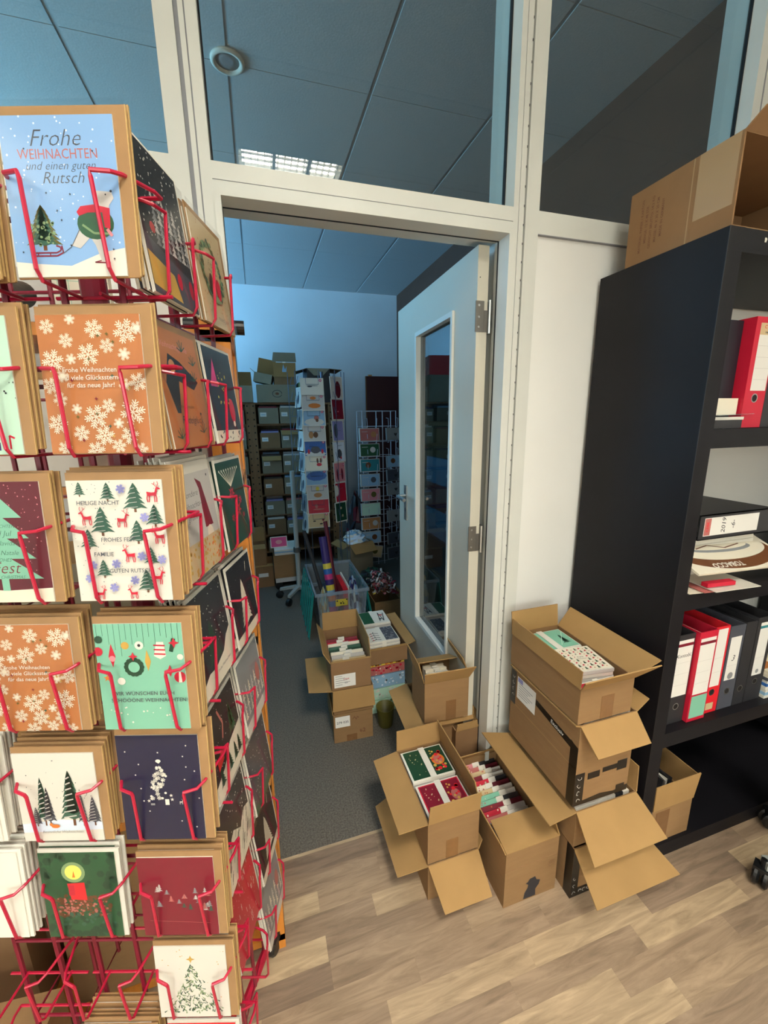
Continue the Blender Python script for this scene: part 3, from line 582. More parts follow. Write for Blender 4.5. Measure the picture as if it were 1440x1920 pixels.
# ------------------------------------------------------------ black shelf unit
SX, SY, SD = 1.105, .794, .388
sh = empty('black_bookshelf', (SX, SY, 0)); tag(sh, 'tall black open shelf unit standing against the white wall panel', 'shelf')
HS = 1.937; SW = 1.15
MB().box((0, 0, 0), (.05, SD, HS), 'black_board').box((-.0006, -.0006, 0), (.0006, .0012, HS), 'black_edge').build('side_panel', sh)
MB().box((SW - .05, 0, 0), (SW, SD, HS), 'black_board').build('side_panel', sh)
for z0, z1, n in ((HS - .052, HS, 'top_board'), (1.413, 1.464, 'shelf_board'), (.94, .992, 'shelf_board'), (.466, .518, 'shelf_board'), (0, .055, 'bottom_board')):
    MB().box((.05, .001, z0), (SW - .05, SD, z1), 'black_board').build(n, sh)
MB().box((.05, SD - .012, .055), (SW - .05, SD, .466), 'black_board').build('back_panel', sh)
MB().lathe([(.004, 0), (.003, .001)], 'white', 10, M=Matrix.Translation((.125, -.0002, 1.918)) @ Matrix.Rotation(PI / 2, 4, 'X')).box((.121, -.001, 1.912), (.126, 0, 1.922), 'white').build('chip_mark', sh)
sh2 = empty('black_bookshelf', (SX + SW + .002, SY, 0)); tag(sh2, 'second black shelf unit at the right, beyond the picture edge, beside the first', 'shelf')
for a, b in (((0, 0, 0), (.05, SD, HS)), ((.685, 0, 0), (.735, SD, HS))): MB().box(a, b, 'black_board').build('side_panel', sh2)
for z0, z1 in ((HS - .052, HS), (1.413, 1.464), (.94, .992), (.466, .518), (0, .055)): MB().box((.05, .001, z0), (.685, SD, z1), 'black_board').build('shelf_board', sh2)

def binder(label, x, z, col, w=.078, y=SY + .03, d=.29, h=.318, labels=(), hole=.062, lean=0, tint=None, rz=0, flat=False):
    o = empty('ring_binder', (x, y, z)); o.rotation_euler = (PI / 2, PI, 0) if False else (0, lean, rz)
    mb = MB(); t = .003
    mb.box((0, 0, 0), (w, t, h), col).box((0, t, 0), (t, d, h), col).box((w - t, t, 0), (w, d, h), col); cov = mb.build('cover', o)
    MB().box((t + .004, .02, .006), (w * .55, d - .02, h - .02), 'paper_shade').build('pages', o)
    m = MB(); m.lay = 4; n = 20; cx = w / 2
    m.ds(cx, hole, .0125, 'steel', 20); m.ds(cx, hole, .0095, 'hole_dark', 20); m.build('finger_hole', cov)
    m = MB(); m.lay = 2
    for f in labels: f(m, w, h)
    m.build('spine_label', cov)
    tag(o, label, 'binder'); return o
def lab(x0, z0, x1, z1, head=None, lines=3, txt=None):
    def f(m, w, h):
        m.rc(x0, z0, x1, z1, 'label_paper')
        if head: m.rc(x0, z1 - .022, x1, z1 - .012, head)
        for k in range(lines): m.rc(x0 + .003, z0 + (z1 - z0) * (k + 1) / (lines + 2), x1 - .003, z0 + (z1 - z0) * (k + 1) / (lines + 2) + .0008, 'pale_grey')
        if txt: m.text(txt[0], (x0 + x1) / 2, txt[1], txt[2], txt[3] if len(txt) > 3 else 'ink', .25, .004)
    return f
zb = .519
binder('black ring binder with handwritten white label, left end of the lower binder row', 1.187, zb, 'charcoal', labels=[lab(.006, .10, .074, .30, 'maroon', 3, ('Kontobl.', .245, .018))])
binder('magenta red binder with mint sticker round its finger hole, lower row', 1.268, zb, 'red', h=.322, y=SY + .018, labels=[lab(.006, .10, .072, .30, 'maroon', 3), lambda m, w, h: m.rc(.006, .012, .074, .094, 'mint')], hole=.068)
binder('bright red binder with white label and small price sticker, lower row', 1.349, zb, 'bright_red', w=.068, h=.318, labels=[lab(.012, .10, .06, .31, None, 2), lambda m, w, h: m.rc(.012, .012, .05, .038, 'beige')], hole=.078)
binder('dark grey binder marked 3 on a white label, lower row', 1.421, zb, 'slate', w=.07, h=.31, labels=[lab(.01, .11, .06, .27, None, 1, ('3', .19, .03)), lambda m, w, h: m.ds(.036, .125, .013, 'grey', 14)], hole=.066)
binder('plain black binder without spine label, lower row', 1.494, zb, 'charcoal', w=.052, h=.312)
binder('black binder with green-striped white label, right end of the lower binder row', 1.549, zb, 'charcoal', w=.08, h=.32, labels=[lab(.016, .10, .064, .30, 'teal', 1), lambda m, w, h: m.ds(.04, .115, .008, 'grey', 12)], hole=.075)
for k in range(9):
    mb = MB(); mb.box((0, 0, 0), (.14, .28, .011), ['paper', 'light_blue', 'paper_shade', 'white', 'blue', 'paper', 'slate', 'cream', 'cream'][k]); 
    if k == 8: mb.box((.01, .02, .011), (.07, .1, .0115), 'copper')
    tag(mb.build('magazine', loc=(1.638 + .002 * (k % 3), SY + .02, zb + .0115 * k), rot=(0, 0, .02 * (k % 3 - 1))), ('%s magazine in the flat pile right of the binders, layer %s' % (['white', 'light blue', 'pale', 'bright white', 'blue', 'off-white', 'slate grey', 'cream', 'cream top'][k], ['lowest', 'second', 'third', 'fourth', 'fifth', 'sixth', 'seventh', 'eighth', 'topmost'][k])), 'magazine', 'magazines piled beside the binders')
# middle compartment
zm = .993
MBb = empty('ring_binder', (1.235, SY + .05, zm + .14)); mb = MB()
mb.box((0, 0, 0), (.318, .003, .078), 'charcoal').box((0, 0, .075), (.318, .28, .078), 'charcoal').box((0, 0, 0), (.318, .28, .003), 'charcoal'); mb.build('cover', MBb)
MB().box((.01, .02, .006), (.30, .27, .05), 'paper_shade').build('pages', MBb)
m = MB(); m.lay = 3; m.rc(.018, .012, .25, .068, 'label_paper'); m.rc(.02, .014, .045, .066, 'rose'); m.text('CEBE', .033, .04, .014, 'bright_red', 0, .02, PI / 2); m.text('2019', .10, .04, .024, 'ink', .2, .004, PI / 2); m.text('-6-', .14, .04, .024, 'ink', .2, .004, PI / 2); m.build('spine_label', MBb)
tag(MBb, 'black ring binder marked 2019 -6- lying flat in the middle shelf compartment', 'binder')
for k in range(5):
    mb = MB(); mb.box((0, 0, 0), (.33, .25, .026), ['paper', 'pale_grey', 'paper_shade', 'paper', 'white'][k])
    tag(mb.build('catalogue', loc=(1.215 + .003 * (k % 2), SY + .09, zm + .001 + .0272 * k)), 'thick white catalogue in the pile under the lying binder, %s' % ['lowest', 'second from below', 'middle one', 'second from the top', 'topmost'][k], 'catalogue', 'catalogues under the lying binder')
o = empty('printed_bag', (1.17, SY - .012, zm + .06)); o.rotation_euler = (.42, .04, 0)
mb = MB(); mb.slab([(0, 0, 0), (.42, 0, 0), (.42, .17, 0), (0, .17, 0)], (0, 0, .006), 'cream'); mb.build('bag', o)
m = MB(); m.lay = 2; m.ds(.20, .085, .21, 'brown', 48, .078); m.ds(.20, .103, .20, 'cream', 48, .058); m.ds(.2, .10, .14, 'grey', 30, .022); m.ds(.2, .107, .13, 'cream', 30, .018); m.ln([(.1, .1), (.16, .112), (.22, .096), (.3, .11)], .004, 'brown')
m.text('TOBACCO', .15, .027, .026, 'white', 0, .03, PI); m.build('oval_print', o, (0, 0, .006), (-PI / 2, 0, 0))
tag(o, 'cream bag with brown oval tobacco print lying in the middle shelf compartment', 'bag')
for k, (x, y, c, lb) in enumerate([(1.16, SY - .002, 'cream', 'cream sheet under the clear sleeves at the edge of the middle shelf'), (1.2, SY - .016, 'rose', 'rose coloured sleeve at the edge of the middle shelf'), (1.225, SY - .03, 'white', 'white sheet sticking out furthest over the edge of the middle shelf')]):
    tag(MB().box((0, 0, 0), (.17, .13, .0018), c).build('document_sleeve', loc=(x, y, zm + .001 + .004 * k), rot=(.01, 0, -.12 + .03 * k)), lb, 'document', 'papers at the edge of the middle shelf')
tag(MB().box((0, 0, 0), (.10, .02, .012), 'red').build('red_strip', loc=(1.225, SY - .005, zm + .014), rot=(0, 0, -.1)), 'red plastic strip lying on the sheets of the middle shelf', 'strip')
# upper compartment
zu = 1.465
binder('red ring binder with grey-headed white label in the upper shelf compartment', 1.296, zu, 'red', w=.082, h=.29, labels=[lab(.018, .10, .078, .275, None, 4), lambda m, w, h: m.rc(.018, .245, .078, .275, 'beige'), lambda m, w, h: m.text('CTS', .044, .265, .012, 'bright_red', 0, .02), lambda m, w, h: m.text('net.', .046, .252, .010, 'ink', 0, .02)], hole=.08)
binder('black binder right of the red one in the upper shelf compartment', 1.379, zu, 'charcoal', w=.08, h=.285, labels=[lab(.02, .1, .06, .25, None, 2)])
o = empty('ring_binder', (1.225, SY + .06, zu)); MB().box((0, 0, 0), (.068, .27, .285), 'night').box((.002, -.001, .002), (.066, 0, .283), 'night').build('cover', o)
tag(o, 'black binder standing deeper, left of the red one, upper compartment', 'binder')
tag(MB().box((0, 0, 0), (.12, .2, .022), 'charcoal').box((0, 0, .022), (.125, .2, .03), 'paper_shade').build('paper_tray', loc=(1.16, SY + .015, zu)), 'low dark tray with papers at the left of the upper compartment', 'tray')
mb = MB(); mb.slab([(0, 0, 0), (.165, .02, .004), (.14, .15, .004), (0, .15, 0)], (0, 0, .0015), 'clear_plastic'); tag(mb.build('clear_sleeve', loc=(1.17, SY + .002, zu + .033)), 'clear plastic sleeve jutting out on the tray in the upper compartment', 'sleeve')
tag(MB().box((0, 0, 0), (.112, .05, .044), 'cream').build('small_box', loc=(1.178, SY + .04, zu + .036)), 'small cream paper box on the tray in the upper compartment', 'box')
# box F in the bottom compartment
carton('small open cardboard box standing on the bottom board of the black shelf', 1.172, SY + .012, .056, .182, .24, .145, 0, {'front': (93, .105, -.008), 'right': (97, .09, .0), 'back': (100, .09, .0), 'left': (90, .06)}, tape=(.02, .06, .13))
for k, (a, c, rz) in enumerate([(.05, 'charcoal', .5), (.07, 'white', .5), (.09, 'charcoal', .45), (.12, 'pale_grey', -.4), (.14, 'charcoal', -.35)]):
    tag(MB().box((0, 0, 0), (.004, .16, .19), c).build('card_sheet', loc=(1.172 + a, SY + .05, .065), rot=(0, .25 if k < 3 else -.12, rz * .4)), '%s card leaning in the small box of the bottom compartment, %s from the left' % ({'charcoal': 'black', 'white': 'white', 'pale_grey': 'grey'}[c], ['first', 'second', 'third', 'fourth', 'fifth'][k]), 'card', 'loose cards in the bottom compartment box')
# big box on top
o = empty('cardboard_box', (SX + .012, SY + .008, HS + .001)); w, d, h = .46, .30, .198; t = .005
mb = MB(); mb.box((0, 0, 0), (w, d, t), 'cardboard_dark').box((0, 0, h - t), (w, d, h), 'cardboard_dark').box((0, 0, t), (t, d, h - t), 'cardboard_dark').box((w - t, 0, t), (w, d, h - t), 'cardboard_dark').box((t, d - t, t), (w - t, d, h - t), 'cardboard_dark')
mb.build('body', o)
m = MB(); m.lay = 3
for i, ln in enumerate(['MATERIAL: PAPIER / KARTON', 'MENGE: 12 X 48 STK', 'GEWICHT BRUTTO: 14.2 KG', 'MASSE: 46 X 30 X 20 CM', 'MADE IN GERMANY']):
    m.text(ln, .045 + i * .016, h * .5, .0105, 'cardboard_grey' if False else 'brown', 0, .01, PI / 2)
m.build('print', o, (0, d, 0), (0, 0, -PI / 2))
m = MB(); m.lay = 2; m.rc(d - .115, 0, d - .112, h, 'clear_tape'); m.rc(d - .10, h * .25, d - .006, h, 'clear_tape'); m.build('clear_tape', o, (0, d, 0), (0, 0, -PI / 2))
MB().slab([(0, 0, h), (w, 0, h), (w, -.04, h + .035), (.01, -.03, h + .03)], (0, 0, -.004), 'cardboard_dark').build('flap', o)
tag(o, 'large brown box with printed text lying on top of the black shelf', 'box')

# ------------------------------------------------------------ office chair feet at the right edge
ch = empty('office_chair', (1.735, .475, 0)); tag(ch, 'swivel chair base with black casters and grey legs at the right edge', 'office chair')
for a in (2.62, 1.66, .4, -.9, -2.1):
    c, s = math.cos(a), math.sin(a); L = .32 if a > 2 or a < 1 else .28
    mb = MB(); mb.slab([(0, -.03, .095), (L, -.016, .07), (L, .016, .07), (0, .03, .095)], (0, 0, .028), 'grey_plastic', Matrix.Rotation(a, 4, 'Z')); mb.build('leg', ch)
    cs = MB(); Mx = Matrix.Translation((c * L, s * L, 0)) @ Matrix.Rotation(a + .9, 4, 'Z')
    for q in (-.021, .003): cs.lathe([(.006, q), (.028, q), (.035, q + .005), (.035, q + .013), (.028, q + .018), (.006, q + .018)], 'black_plastic', 20, M=Mx @ Matrix.Translation((0, 0, .0352)) @ Matrix.Rotation(PI / 2, 4, 'X'))
    cs.box((-.018, -.022, .048), (.02, .022, .072), 'black_plastic', Mx).tube([(0, 0, .05), (0, 0, .1)], .008, 'black_plastic', 8, M=Mx); cs.build('caster', ch, smooth=False)
MB().lathe([(.035, .09), (.04, .13), (.025, .14), (.025, .40)], 'grey_plastic', 16).build('column', ch)
MB().box((-.22, -.22, .42), (.22, .22, .50), 'charcoal').build('seat', ch)
MB().box((.20, -.2, .55), (.25, .2, 1.05), 'charcoal').box((.2, -.03, .42), (.24, .03, .56), 'black_plastic').build('backrest', ch)

# ------------------------------------------------------------ red card rack
CY, SYW = math.cos(YAW), math.sin(YAW)
def RD(r, d, z): return Vector((r * CY + d * SYW, -r * SYW + d * CY, z))
ZB = [1.645, 1.470, 1.296, 1.118, .941, .764, .592, .416]
EW, EH, CW_, CH_ = .121, .152, .109, .143
def script(m, t, x, z, s, c='ink', **k): return m.text(t, x, z, s, c, .35, -.012, **k)
def a_bear(m, w, h):
    m.rc(0, 0, w, h, 'sky'); m.dots(0, .03, w, h, 60, .0009, 'snow_blue', 1); m.pl([(0, 0), (w, 0), (w, h * .18), (w * .8, h * .155), (w * .5, h * .07), (w * .2, h * .085), (0, h * .1)], 'white')
    script(m, 'Frohe', w * .47, h * .86, .021, 'slate'); m.text('WEIHNACHTEN', w * .49, h * .765, .0125, 'rose', 0, 0, sx=.85); script(m, 'und einen guten', w * .5, h * .695, .0105, 'slate'); script(m, 'Rutsch', w * .51, h * .62, .015, 'slate')
    m.tree(w * .28, h * .17, w * .33, h * .29, 'olive', 8, 'brown'); m.tree(w * .28, h * .17, w * .25, h * .27, 'pine', 7); m.dots(w * .18, h * .2, w * .38, h * .36, 30, .0014, 'sage', 3)
    m.ln([(w * .16, h * .155), (w * .38, h * .155), (w * .42, h * .17), (w * .42, h * .19), (w * .38, h * .2)], .0014, 'maroon'); m.ln([(w * .17, h * .135), (w * .38, h * .135), (w * .44, h * .155), (w * .43, h * .2)], .0014, 'maroon'); m.ln([(w * .21, h * .155), (w * .21, h * .135)], .001, 'maroon'); m.ln([(w * .32, h * .155), (w * .32, h * .135)], .001, 'maroon')
    m.pl([(w * .62, h * .32), (w * .56, h * .24), (w * .52, h * .2), (w * .6, h * .18), (w * .7, h * .25), (w * .74, h * .2), (w * .78, h * .1), (w * .83, h * .1), (w * .84, h * .25), (w * .86, h * .33)], 'pale_grey')
    m.ds(w * .76, h * .335, w * .165, 'green', 20, h * .1); m.ln([(w * .64, h * .33), (w * .74, h * .275), (w * .88, h * .27)], .002, 'sage')
    m.pl([(w * .76, h * .5), (w * .8, h * .54), (w * .93, h * .53), (w * .945, h * .49), (w * .9, h * .45), (w * .88, h * .40), (w * .77, h * .42)], 'pale_grey'); m.ds(w * .925, h * .535, .0012, 'ink'); m.ds(w * .875, h * .515, .0008, 'ink')
    m.pl([(w * .6, h * .41), (w * .64, h * .445), (w * .76, h * .455), (w * .9, h * .43), (w * .89, h * .30), (w * .84, h * .31), (w * .83, h * .405), (w * .7, h * .405), (w * .62, h * .385)], 'red'); m.ln([(w * .86, h * .3), (w * .9, h * .255)], .003, 'pink')
    m.ln([(w * .44, h * .15), (w * .52, h * .19), (w * .62, h * .31)], .0006, 'slate'); m.ln([(w * .78, h * .1), (w * .72, h * .09), (w * .86, h * .085)], .001, 'maroon')
    for x, z in ((.2, .8), (.8, .78), (.35, .53), (.56, .52), (.43, .42), (.52, .2), (.46, .36), (.08, .16), (.9, .17), (.9, .11)): m.star(w * x, h * z, .0013, 'ink')
def a_snow(m, w, h):
    m.rc(0, 0, w, h, 'copper'); R = random.Random(3)
    for x, z, r in ((.1, .92, .008), (.33, .97, .006), (.55, .9, .010), (.85, .88, .013), (.12, .68, .012), (.27, .82, .008), (.47, .72, .012), (.66, .78, .008), (.82, .72, .007), (.3, .69, .006), (.2, .57, .007), (.07, .5, .009), (.8, .5, .007), (.93, .52, .01), (.15, .4, .008), (.3, .33, .006), (.48, .27, .013), (.62, .35, .008), (.85, .3, .014), (.1, .22, .011), (.32, .15, .009), (.55, .13, .011), (.7, .22, .006), (.8, .13, .01), (.14, .04, .008), (.45, .02, .01), (.68, .05, .008), (.9, .02, .008), (.97, .9, .007)):
        m.flake(w * x, h * z, r, 'cream', r * .085)
        if r < .0075: m.ds(w * x, h * z, r * .42, 'cream', 6)
    for _ in range(16): m.star(R.uniform(.01, w - .01), R.uniform(.01, h - .01), .0022, R.choice(['gold', 'pine', 'maroon', 'olive']), 4)
    for k, t in enumerate(['Frohe Weihnachten', 'und viele Glückssterne', 'für das neue Jahr!']): m.text(t, w * .47, h * (.61 - k * .055), .0072, 'white', .1, .006)
def a_deer(m, w, h):
    m.rc(0, 0, w, h, 'white'); m.dots(.002, .002, w - .002, h - .002, 110, .0006, 'grey', 5)
    for x, z, s in ((.13, .87, .017), (.42, .83, .022), (.7, .74, .034), (.33, .55, .034), (.17, .44, .024), (.7, .48, .028), (.9, .62, .026), (.82, .3, .022), (.3, .2, .022), (.75, .07, .028)): m.tree(w * x, h * z, s * .85, s, 'pine', 5, 'brown', 'pale_grey')
    for x, z, s, f in ((.9, .82, .022, 1), (.18, .64, .02, -1), (.56, .62, .02, 1), (.93, .48, .02, -1), (.6, .33, .02, -1), (.88, .14, .02, 1), (.25, .02, .016, 1), (.6, .02, .016, -1)): m.deer(w * x, h * z, s, 'red', f)
    for x, z in ((.58, .93), (.8, .7), (.73, .38), (.94, .35), (.2, .31), (.45, .32), (.15, .2), (.4, .12), (.63, .18)): m.flake(w * x, h * z, .0055, 'lilac', .0009)
    for t, x, z in (('HEILIGE NACHT', .33, .82), ('FROHES FEST', .5, .52), ('FAMILIE', .33, .4), ('GUTEN RUTSCH', .6, .26)): m.text(t, w * x, h * z, .0068, 'slate', .05, .004)
def a_mint(m, w, h):
    m.rc(0, 0, w, h, 'mint'); R = random.Random(6)
    for k in range(15): x = w * (.03 + k * .066); m.ln([(x, h), (x, h * R.uniform(.7, .93))], .0005, 'pine')
    m.pl([(w * .18, h * .82), (w * .22, h * .7), (w * .18, h * .6), (w * .14, h * .7)], 'red'); m.ds(w * .18, h * .68, .004, 'pink'); m.ds(w * .34, h * .8, .005, 'gold', 14); m.ds(w * .5, h * .8, .0055, 'white', 14); m.ds(w * .5, h * .8, .002, 'ink')
    m.pl([(w * .66, h * .7), (w * .7, h * .83), (w * .78, h * .83), (w * .8, h * .7), (w * .73, h * .67)], 'white')
    for k in range(3): m.ln([(w * .665, h * (.72 + k * .04)), (w * .795, h * (.715 + k * .04))], .002, 'red')
    m.pl([(w * .58, h * .76), (w * .62, h * .65), (w * .58, h * .56), (w * .55, h * .65)], 'gold')
    for k in range(14): a = k * PI / 7; m.ds(w * .42 + .0095 * math.cos(a), h * .6 + .0095 * math.sin(a), .0035, 'dark_green', 7)
    m.ds(w * .42, h * .6, .0072, 'mint', 14); m.star(w * .42, h * .7, .006, 'red', 4); m.ln([(w * .9, h * .86), (w * .86, h * .74)], .005, 'dark_green'); m.star(w * .9, h * .82, .007, 'red', 4); m.ds(w * .96, h * .69, .004, 'white'); m.star(w * .83, h * .56, .008, 'red', 4)
    m.ds(w * .94, h * .5, .0075, 'red', 16); m.pl([(w * .93, h * .55), (w * .95, h * .55), (w * .96, h * .45), (w * .92, h * .45)], 'white'); m.star(w * .1, h * .5, .005, 'orange'); m.ds(w * .26, h * .47, .005, 'white', 12)
    m.ds(w * .03, h * .75, .006, 'red'); m.ds(w * .05, h * .86, .005, 'dark_green'); m.dots(.01, .01, w - .01, h * .22, 14, .0011, 'white', 3)
    m.text('WIR WÜNSCHEN EUCH', w * .5, h * .35, .0072, 'slate', .05, .003); m.text('SCHÖÖÖNE WEIHNACHTEN!', w * .56, h * .285, .0072, 'slate', .05, .003)
def a_navy(m, w, h):
    m.rc(0, 0, w, h, 'navy'); R = random.Random(8)
    for x, z in ((.1, .85), (.25, .73), (.2, .63), (.25, .5), (.27, .38), (.33, .28), (.85, .9), (.8, .8), (.83, .7), (.93, .66), (.8, .58), (.96, .4), (.9, .12), (.72, .18), (.5, .84)): m.ds(w * x, h * z, .0011, 'white', 8)
    for k in range(46):
        t = R.random() ** .7; x = .5 + R.uniform(-1, 1) * .19 * t; z = .76 - .38 * t; q = R.choice('dfs')
        (m.ds(w * x, h * z, .0018, 'white', 8) if q == 'd' else m.flake(w * x, h * z, .0034, 'white') if q == 'f' else m.star(w * x, h * z, .0028, 'white'))
    m.ds(w * .5, h * .765, .0035, 'white', 12, .0025); m.rc(w * .54, h * .345, w * .59, h * .4, 'white'); m.deer(w * .74, h * .35, .008, 'white'); m.rc(w * .36, h * .345, w * .41, h * .365, 'grey')
def a_maroon(m, w, h):
    m.rc(0, 0, w, h, 'maroon'); R = random.Random(9)
    for k in range(22): m.tree(w * R.uniform(.12, .95), h * R.uniform(.3, .58), .009, R.uniform(.008, .014), R.choice(['grey', 'pine', 'rose', 'pale_grey']), 3)
    m.ln([(.01, h * .2), (w * .9, h * .16)], .0006, 'rose')
def a_whitetree(m, w, h):
    m.rc(0, 0, w, h, 'paper'); m.dots(.003, .004, w - .003, h - .004, 26, .0008, 'gold', 2); R = random.Random(4); y = m.nl()
    for k in range(220):
        t = R.random() ** .6; x = w * (.5 + R.uniform(-1, 1) * .40 * t); z = h * (.78 - .68 * t); a = R.uniform(3.6, 5.8); L = .007
        m.add([(x, y, z), (x + L * math.cos(a), y, z + L * math.sin(a)), (x + L * math.cos(a + .35), y, z + L * math.sin(a + .35))], [(0, 1, 2)], R.choice(['pine', 'sage', 'dark_green', 'sage']))
    m.star(w * .5, h * .82, .007, 'gold', 4)
    for k, t in enumerate(['Frohe', 'Weihnachten', 'und ein gutes', 'neues Jahr']): script(m, t, w * .52, h * (.48 - k * .09), .0085, 'white')
def a_redgold(m, w, h): m.rc(0, 0, w, h, 'bright_red'); m.ds(w * .5, h * .45, .033, 'gold', 30); m.ds(w * .5, h * .45, .024, 'beige', 30); m.dots(.004, .004, w - .004, h - .004, 20, .0015, 'gold', 3)
def a_minttree(m, w, h):
    m.rc(0, 0, w, h, 'deep_maroon'); m.dots(.003, .03, w - .003, h - .003, 140, .0007, 'pink', 7); m.pl([(0, 0), (w, 0), (w, h * .12), (w * .5, h * .1), (0, h * .13)], 'cream')
    for k in range(4): m.pl([(w * (.08 - .02 * k + .04), h * (.2 + .17 * k)), (w * (.92 - .05 * k), h * (.2 + .17 * k)), (w * .5, h * (.42 + .17 * k))][:3], 'mint')
    m.rc(w * .46, h * .1, w * .54, h * .22, 'mint'); m.star(w * .5, h * .9, .005, 'gold')
    for t, x, z, s in (('WEIHNACHTEN', .5, .64, .0055), ('God Jul', .5, .58, .0095), ('Feliz Navidad', .5, .5, .008), ('Buon Natale', .5, .42, .008), ('Fest', .52, .29, .02), ('FROHES', .5, .36, .006), ('MERRY CHRISTMAS', .5, .215, .0055)): script(m, t, w * x, h * z, s, 'maroon' if s > .01 else 'pine')
def a_fox(m, w, h):
    m.rc(0, 0, w, h, 'pale_mint'); m.tree(w * .7, h * .76, .022, .03, 'pine', 3, 'brown'); m.ds(w * .7, h * .9, .003, 'gold'); m.rc(w * .58, h * .84, w * .8, h * .86, 'beige'); m.ds(w * .55, h * .66, .02, 'orange', 16, .007); m.ds(w * .42, h * .7, .008, 'white', 12); m.pl([(w * .35, h * .7), (w * .42, h * .76), (w * .47, h * .7)], 'orange')
    for k in range(4): m.ln([(w * (.4 + k * .1), h * .64), (w * (.4 + k * .1), h * .58)], .0015, 'brown')
    m.rc(w * .62, h * .03, w * .78, h * .09, 'purple'); m.rc(w * .69, h * .03, w * .71, h * .09, 'pink'); m.ln([(w * .88, h * .04), (w * .88, h * .14), (w * .93, h * .12)], .002, 'red'); m.dots(.003, .02, w, h * .55, 16, .001, 'ink', 2); m.text('..eren', w * .55, h * .52, .008, 'slate')
def a_forest(m, w, h):
    m.rc(0, 0, w, h, 'paper'); m.pl([(0, h * .1), (w, h * .13), (w, h * .22), (w * .5, h * .25), (0, h * .2)], 'snow_blue')
    for x, s, hh in ((.3, .022, .075), (.36, .018, .06), (.66, .036, .085), (.92, .02, .045), (.2, .014, .03), (.78, .014, .05)): m.tree(w * x, h * .18, s, hh, 'pine' if s > .02 else 'slate', 8, 'brown', 'pale_grey')
    m.ds(w * .42, h * .18, .006, 'orange', 10, .003); m.ds(w * .37, h * .2, .0025, 'orange'); m.dots(.005, h * .5, w - .005, h - .005, 22, .0007, 'slate', 9); m.text('Besinnliche Weihnachten', w * .5, h * .115, .0055, 'grey', .3)
def a_candle(m, w, h):
    m.rc(0, 0, w, h, 'green'); m.dots(.0, h * .6, w, h, 30, .006, 'dark_green', 5); m.dots(.0, .0, w, h * .3, 40, .005, 'dark_green', 6)
    m.ds(w * .43, h * .77, .017, 'sage', 24); m.ds(w * .43, h * .77, .012, 'bright_yellow', 24); m.pl([(w * .41, h * .71), (w * .45, h * .71), (w * .435, h * .79)], 'orange')
    m.dots(w * .12, h * .25, w * .88, h * .5, 120, .0028, 'brown', 3); m.dots(w * .18, h * .26, w * .85, h * .46, 90, .0018, 'rose', 13); m.dots(w * .1, h * .14, w * .9, h * .28, 30, .003, 'pine', 4)
    m.pl([(w * .33, h * .64), (w * .56, h * .65), (w * .57, h * .44), (w * .36, h * .45)], 'bright_red'); m.rc(w * .34, h * .5, w * .42, h * .62, 'red')
def a_orn(m, w, h):
    m.rc(0, 0, w, h, 'cream'); y = 0
    for k in range(7):
        for j in range(6): m.pl([(w * k / 7, h * (j + .2) / 6), (w * (k + .5) / 7, h * (j + .9) / 6), (w * (k + 1) / 7, h * (j + .2) / 6)], ['sage', 'grey', 'beige'][(k + j) % 3])
def a_night(m, w, h):
    m.rc(0, 0, w, h, 'charcoal'); m.dots(.002, h * .35, w - .002, h - .002, 90, .0011, 'white', 4); m.ds(w * .45, h * .72, .007, 'pale_grey', 16); m.ds(w * .45, h * .72, .02, 'slate', 18, .012) if False else None
    for k in range(26): m.tree(w * (.3 + (k % 7) * .11), h * (.34 + (k // 7) * .08), .014, .022, 'pale_grey' if k % 2 else 'grey', 3)
    m.pl([(0, 0), (w, 0), (w, h * .25), (w * .5, h * .3), (0, h * .38)], 'slate'); m.pl([(0, h * .05), (w * .6, h * .02), (w * .5, h * .2), (0, h * .27)], 'gold'); m.ds(w * .62, h * .18, .006, 'red', 10, .01); m.ds(w * .9, h * .17, .006, 'red', 10, .012); m.ds(w * .2, h * .45, .006, 'bright_red', 8)
def a_dachs(m, w, h):
    m.rc(0, 0, w, h, 'copper'); script(m, 'Weihnachtsgrüße', w * .4, h * .87, .0105, 'pink'); m.pl([(w * .1, h * .55), (w * .25, h * .8), (w * .5, h * .75), (w * .9, h * .6), (w * .75, h * .52), (w * .4, h * .58), (w * .3, h * .3), (w * .22, h * .3)], 'charcoal'); m.ds(w * .3, h * .7, .008, 'tan', 12)
    for x, z in ((.85, .75), (.8, .6), (.2, .08), (.8, .12), (.6, .85)):
        for k in range(5): m.ln([(w * x, h * z), (w * x + .012 * math.cos(k * .6 + .5), h * z + .014 * math.sin(k * .6 + .5))], .0014, 'pine')
    for k, t in enumerate(['mal', 'zum verschnaufen']): m.text(t, w * .45, h * (.42 - .06 * k), .006, 'brown')
    script(m, 'Rudelglück', w * .55, h * .24, .014, 'ink'); m.star(w * .8, h * .3, .003, 'ink')
def a_gnome(m, w, h):
    m.rc(0, 0, w, h, 'pale_grey'); m.rc(0, h * .9, w, h, 'white'); 
    for k, t in enumerate(['Besondere', 'Weihnachts-', 'grüße']): script(m, t, w * .33, h * (.72 - .1 * k), .012, 'ink')
    m.pl([(w * .55, h * .85), (w * .7, h * .8), (w * .85, h * .38), (w * .62, h * .38), (w * .62, h * .75)], 'maroon'); m.ds(w * .73, h * .3, .01, 'cream', 12, .014); m.rc(0, 0, w, h * .3, 'beige'); m.dots(.002, .002, w, h * .28, 60, .0025, 'gold', 2); m.dots(.05, .002, w, h * .28, 30, .002, 'orange', 3); m.star(w * .2, h * .82, .003, 'ink'); m.star(w * .9, h * .85, .003, 'ink')
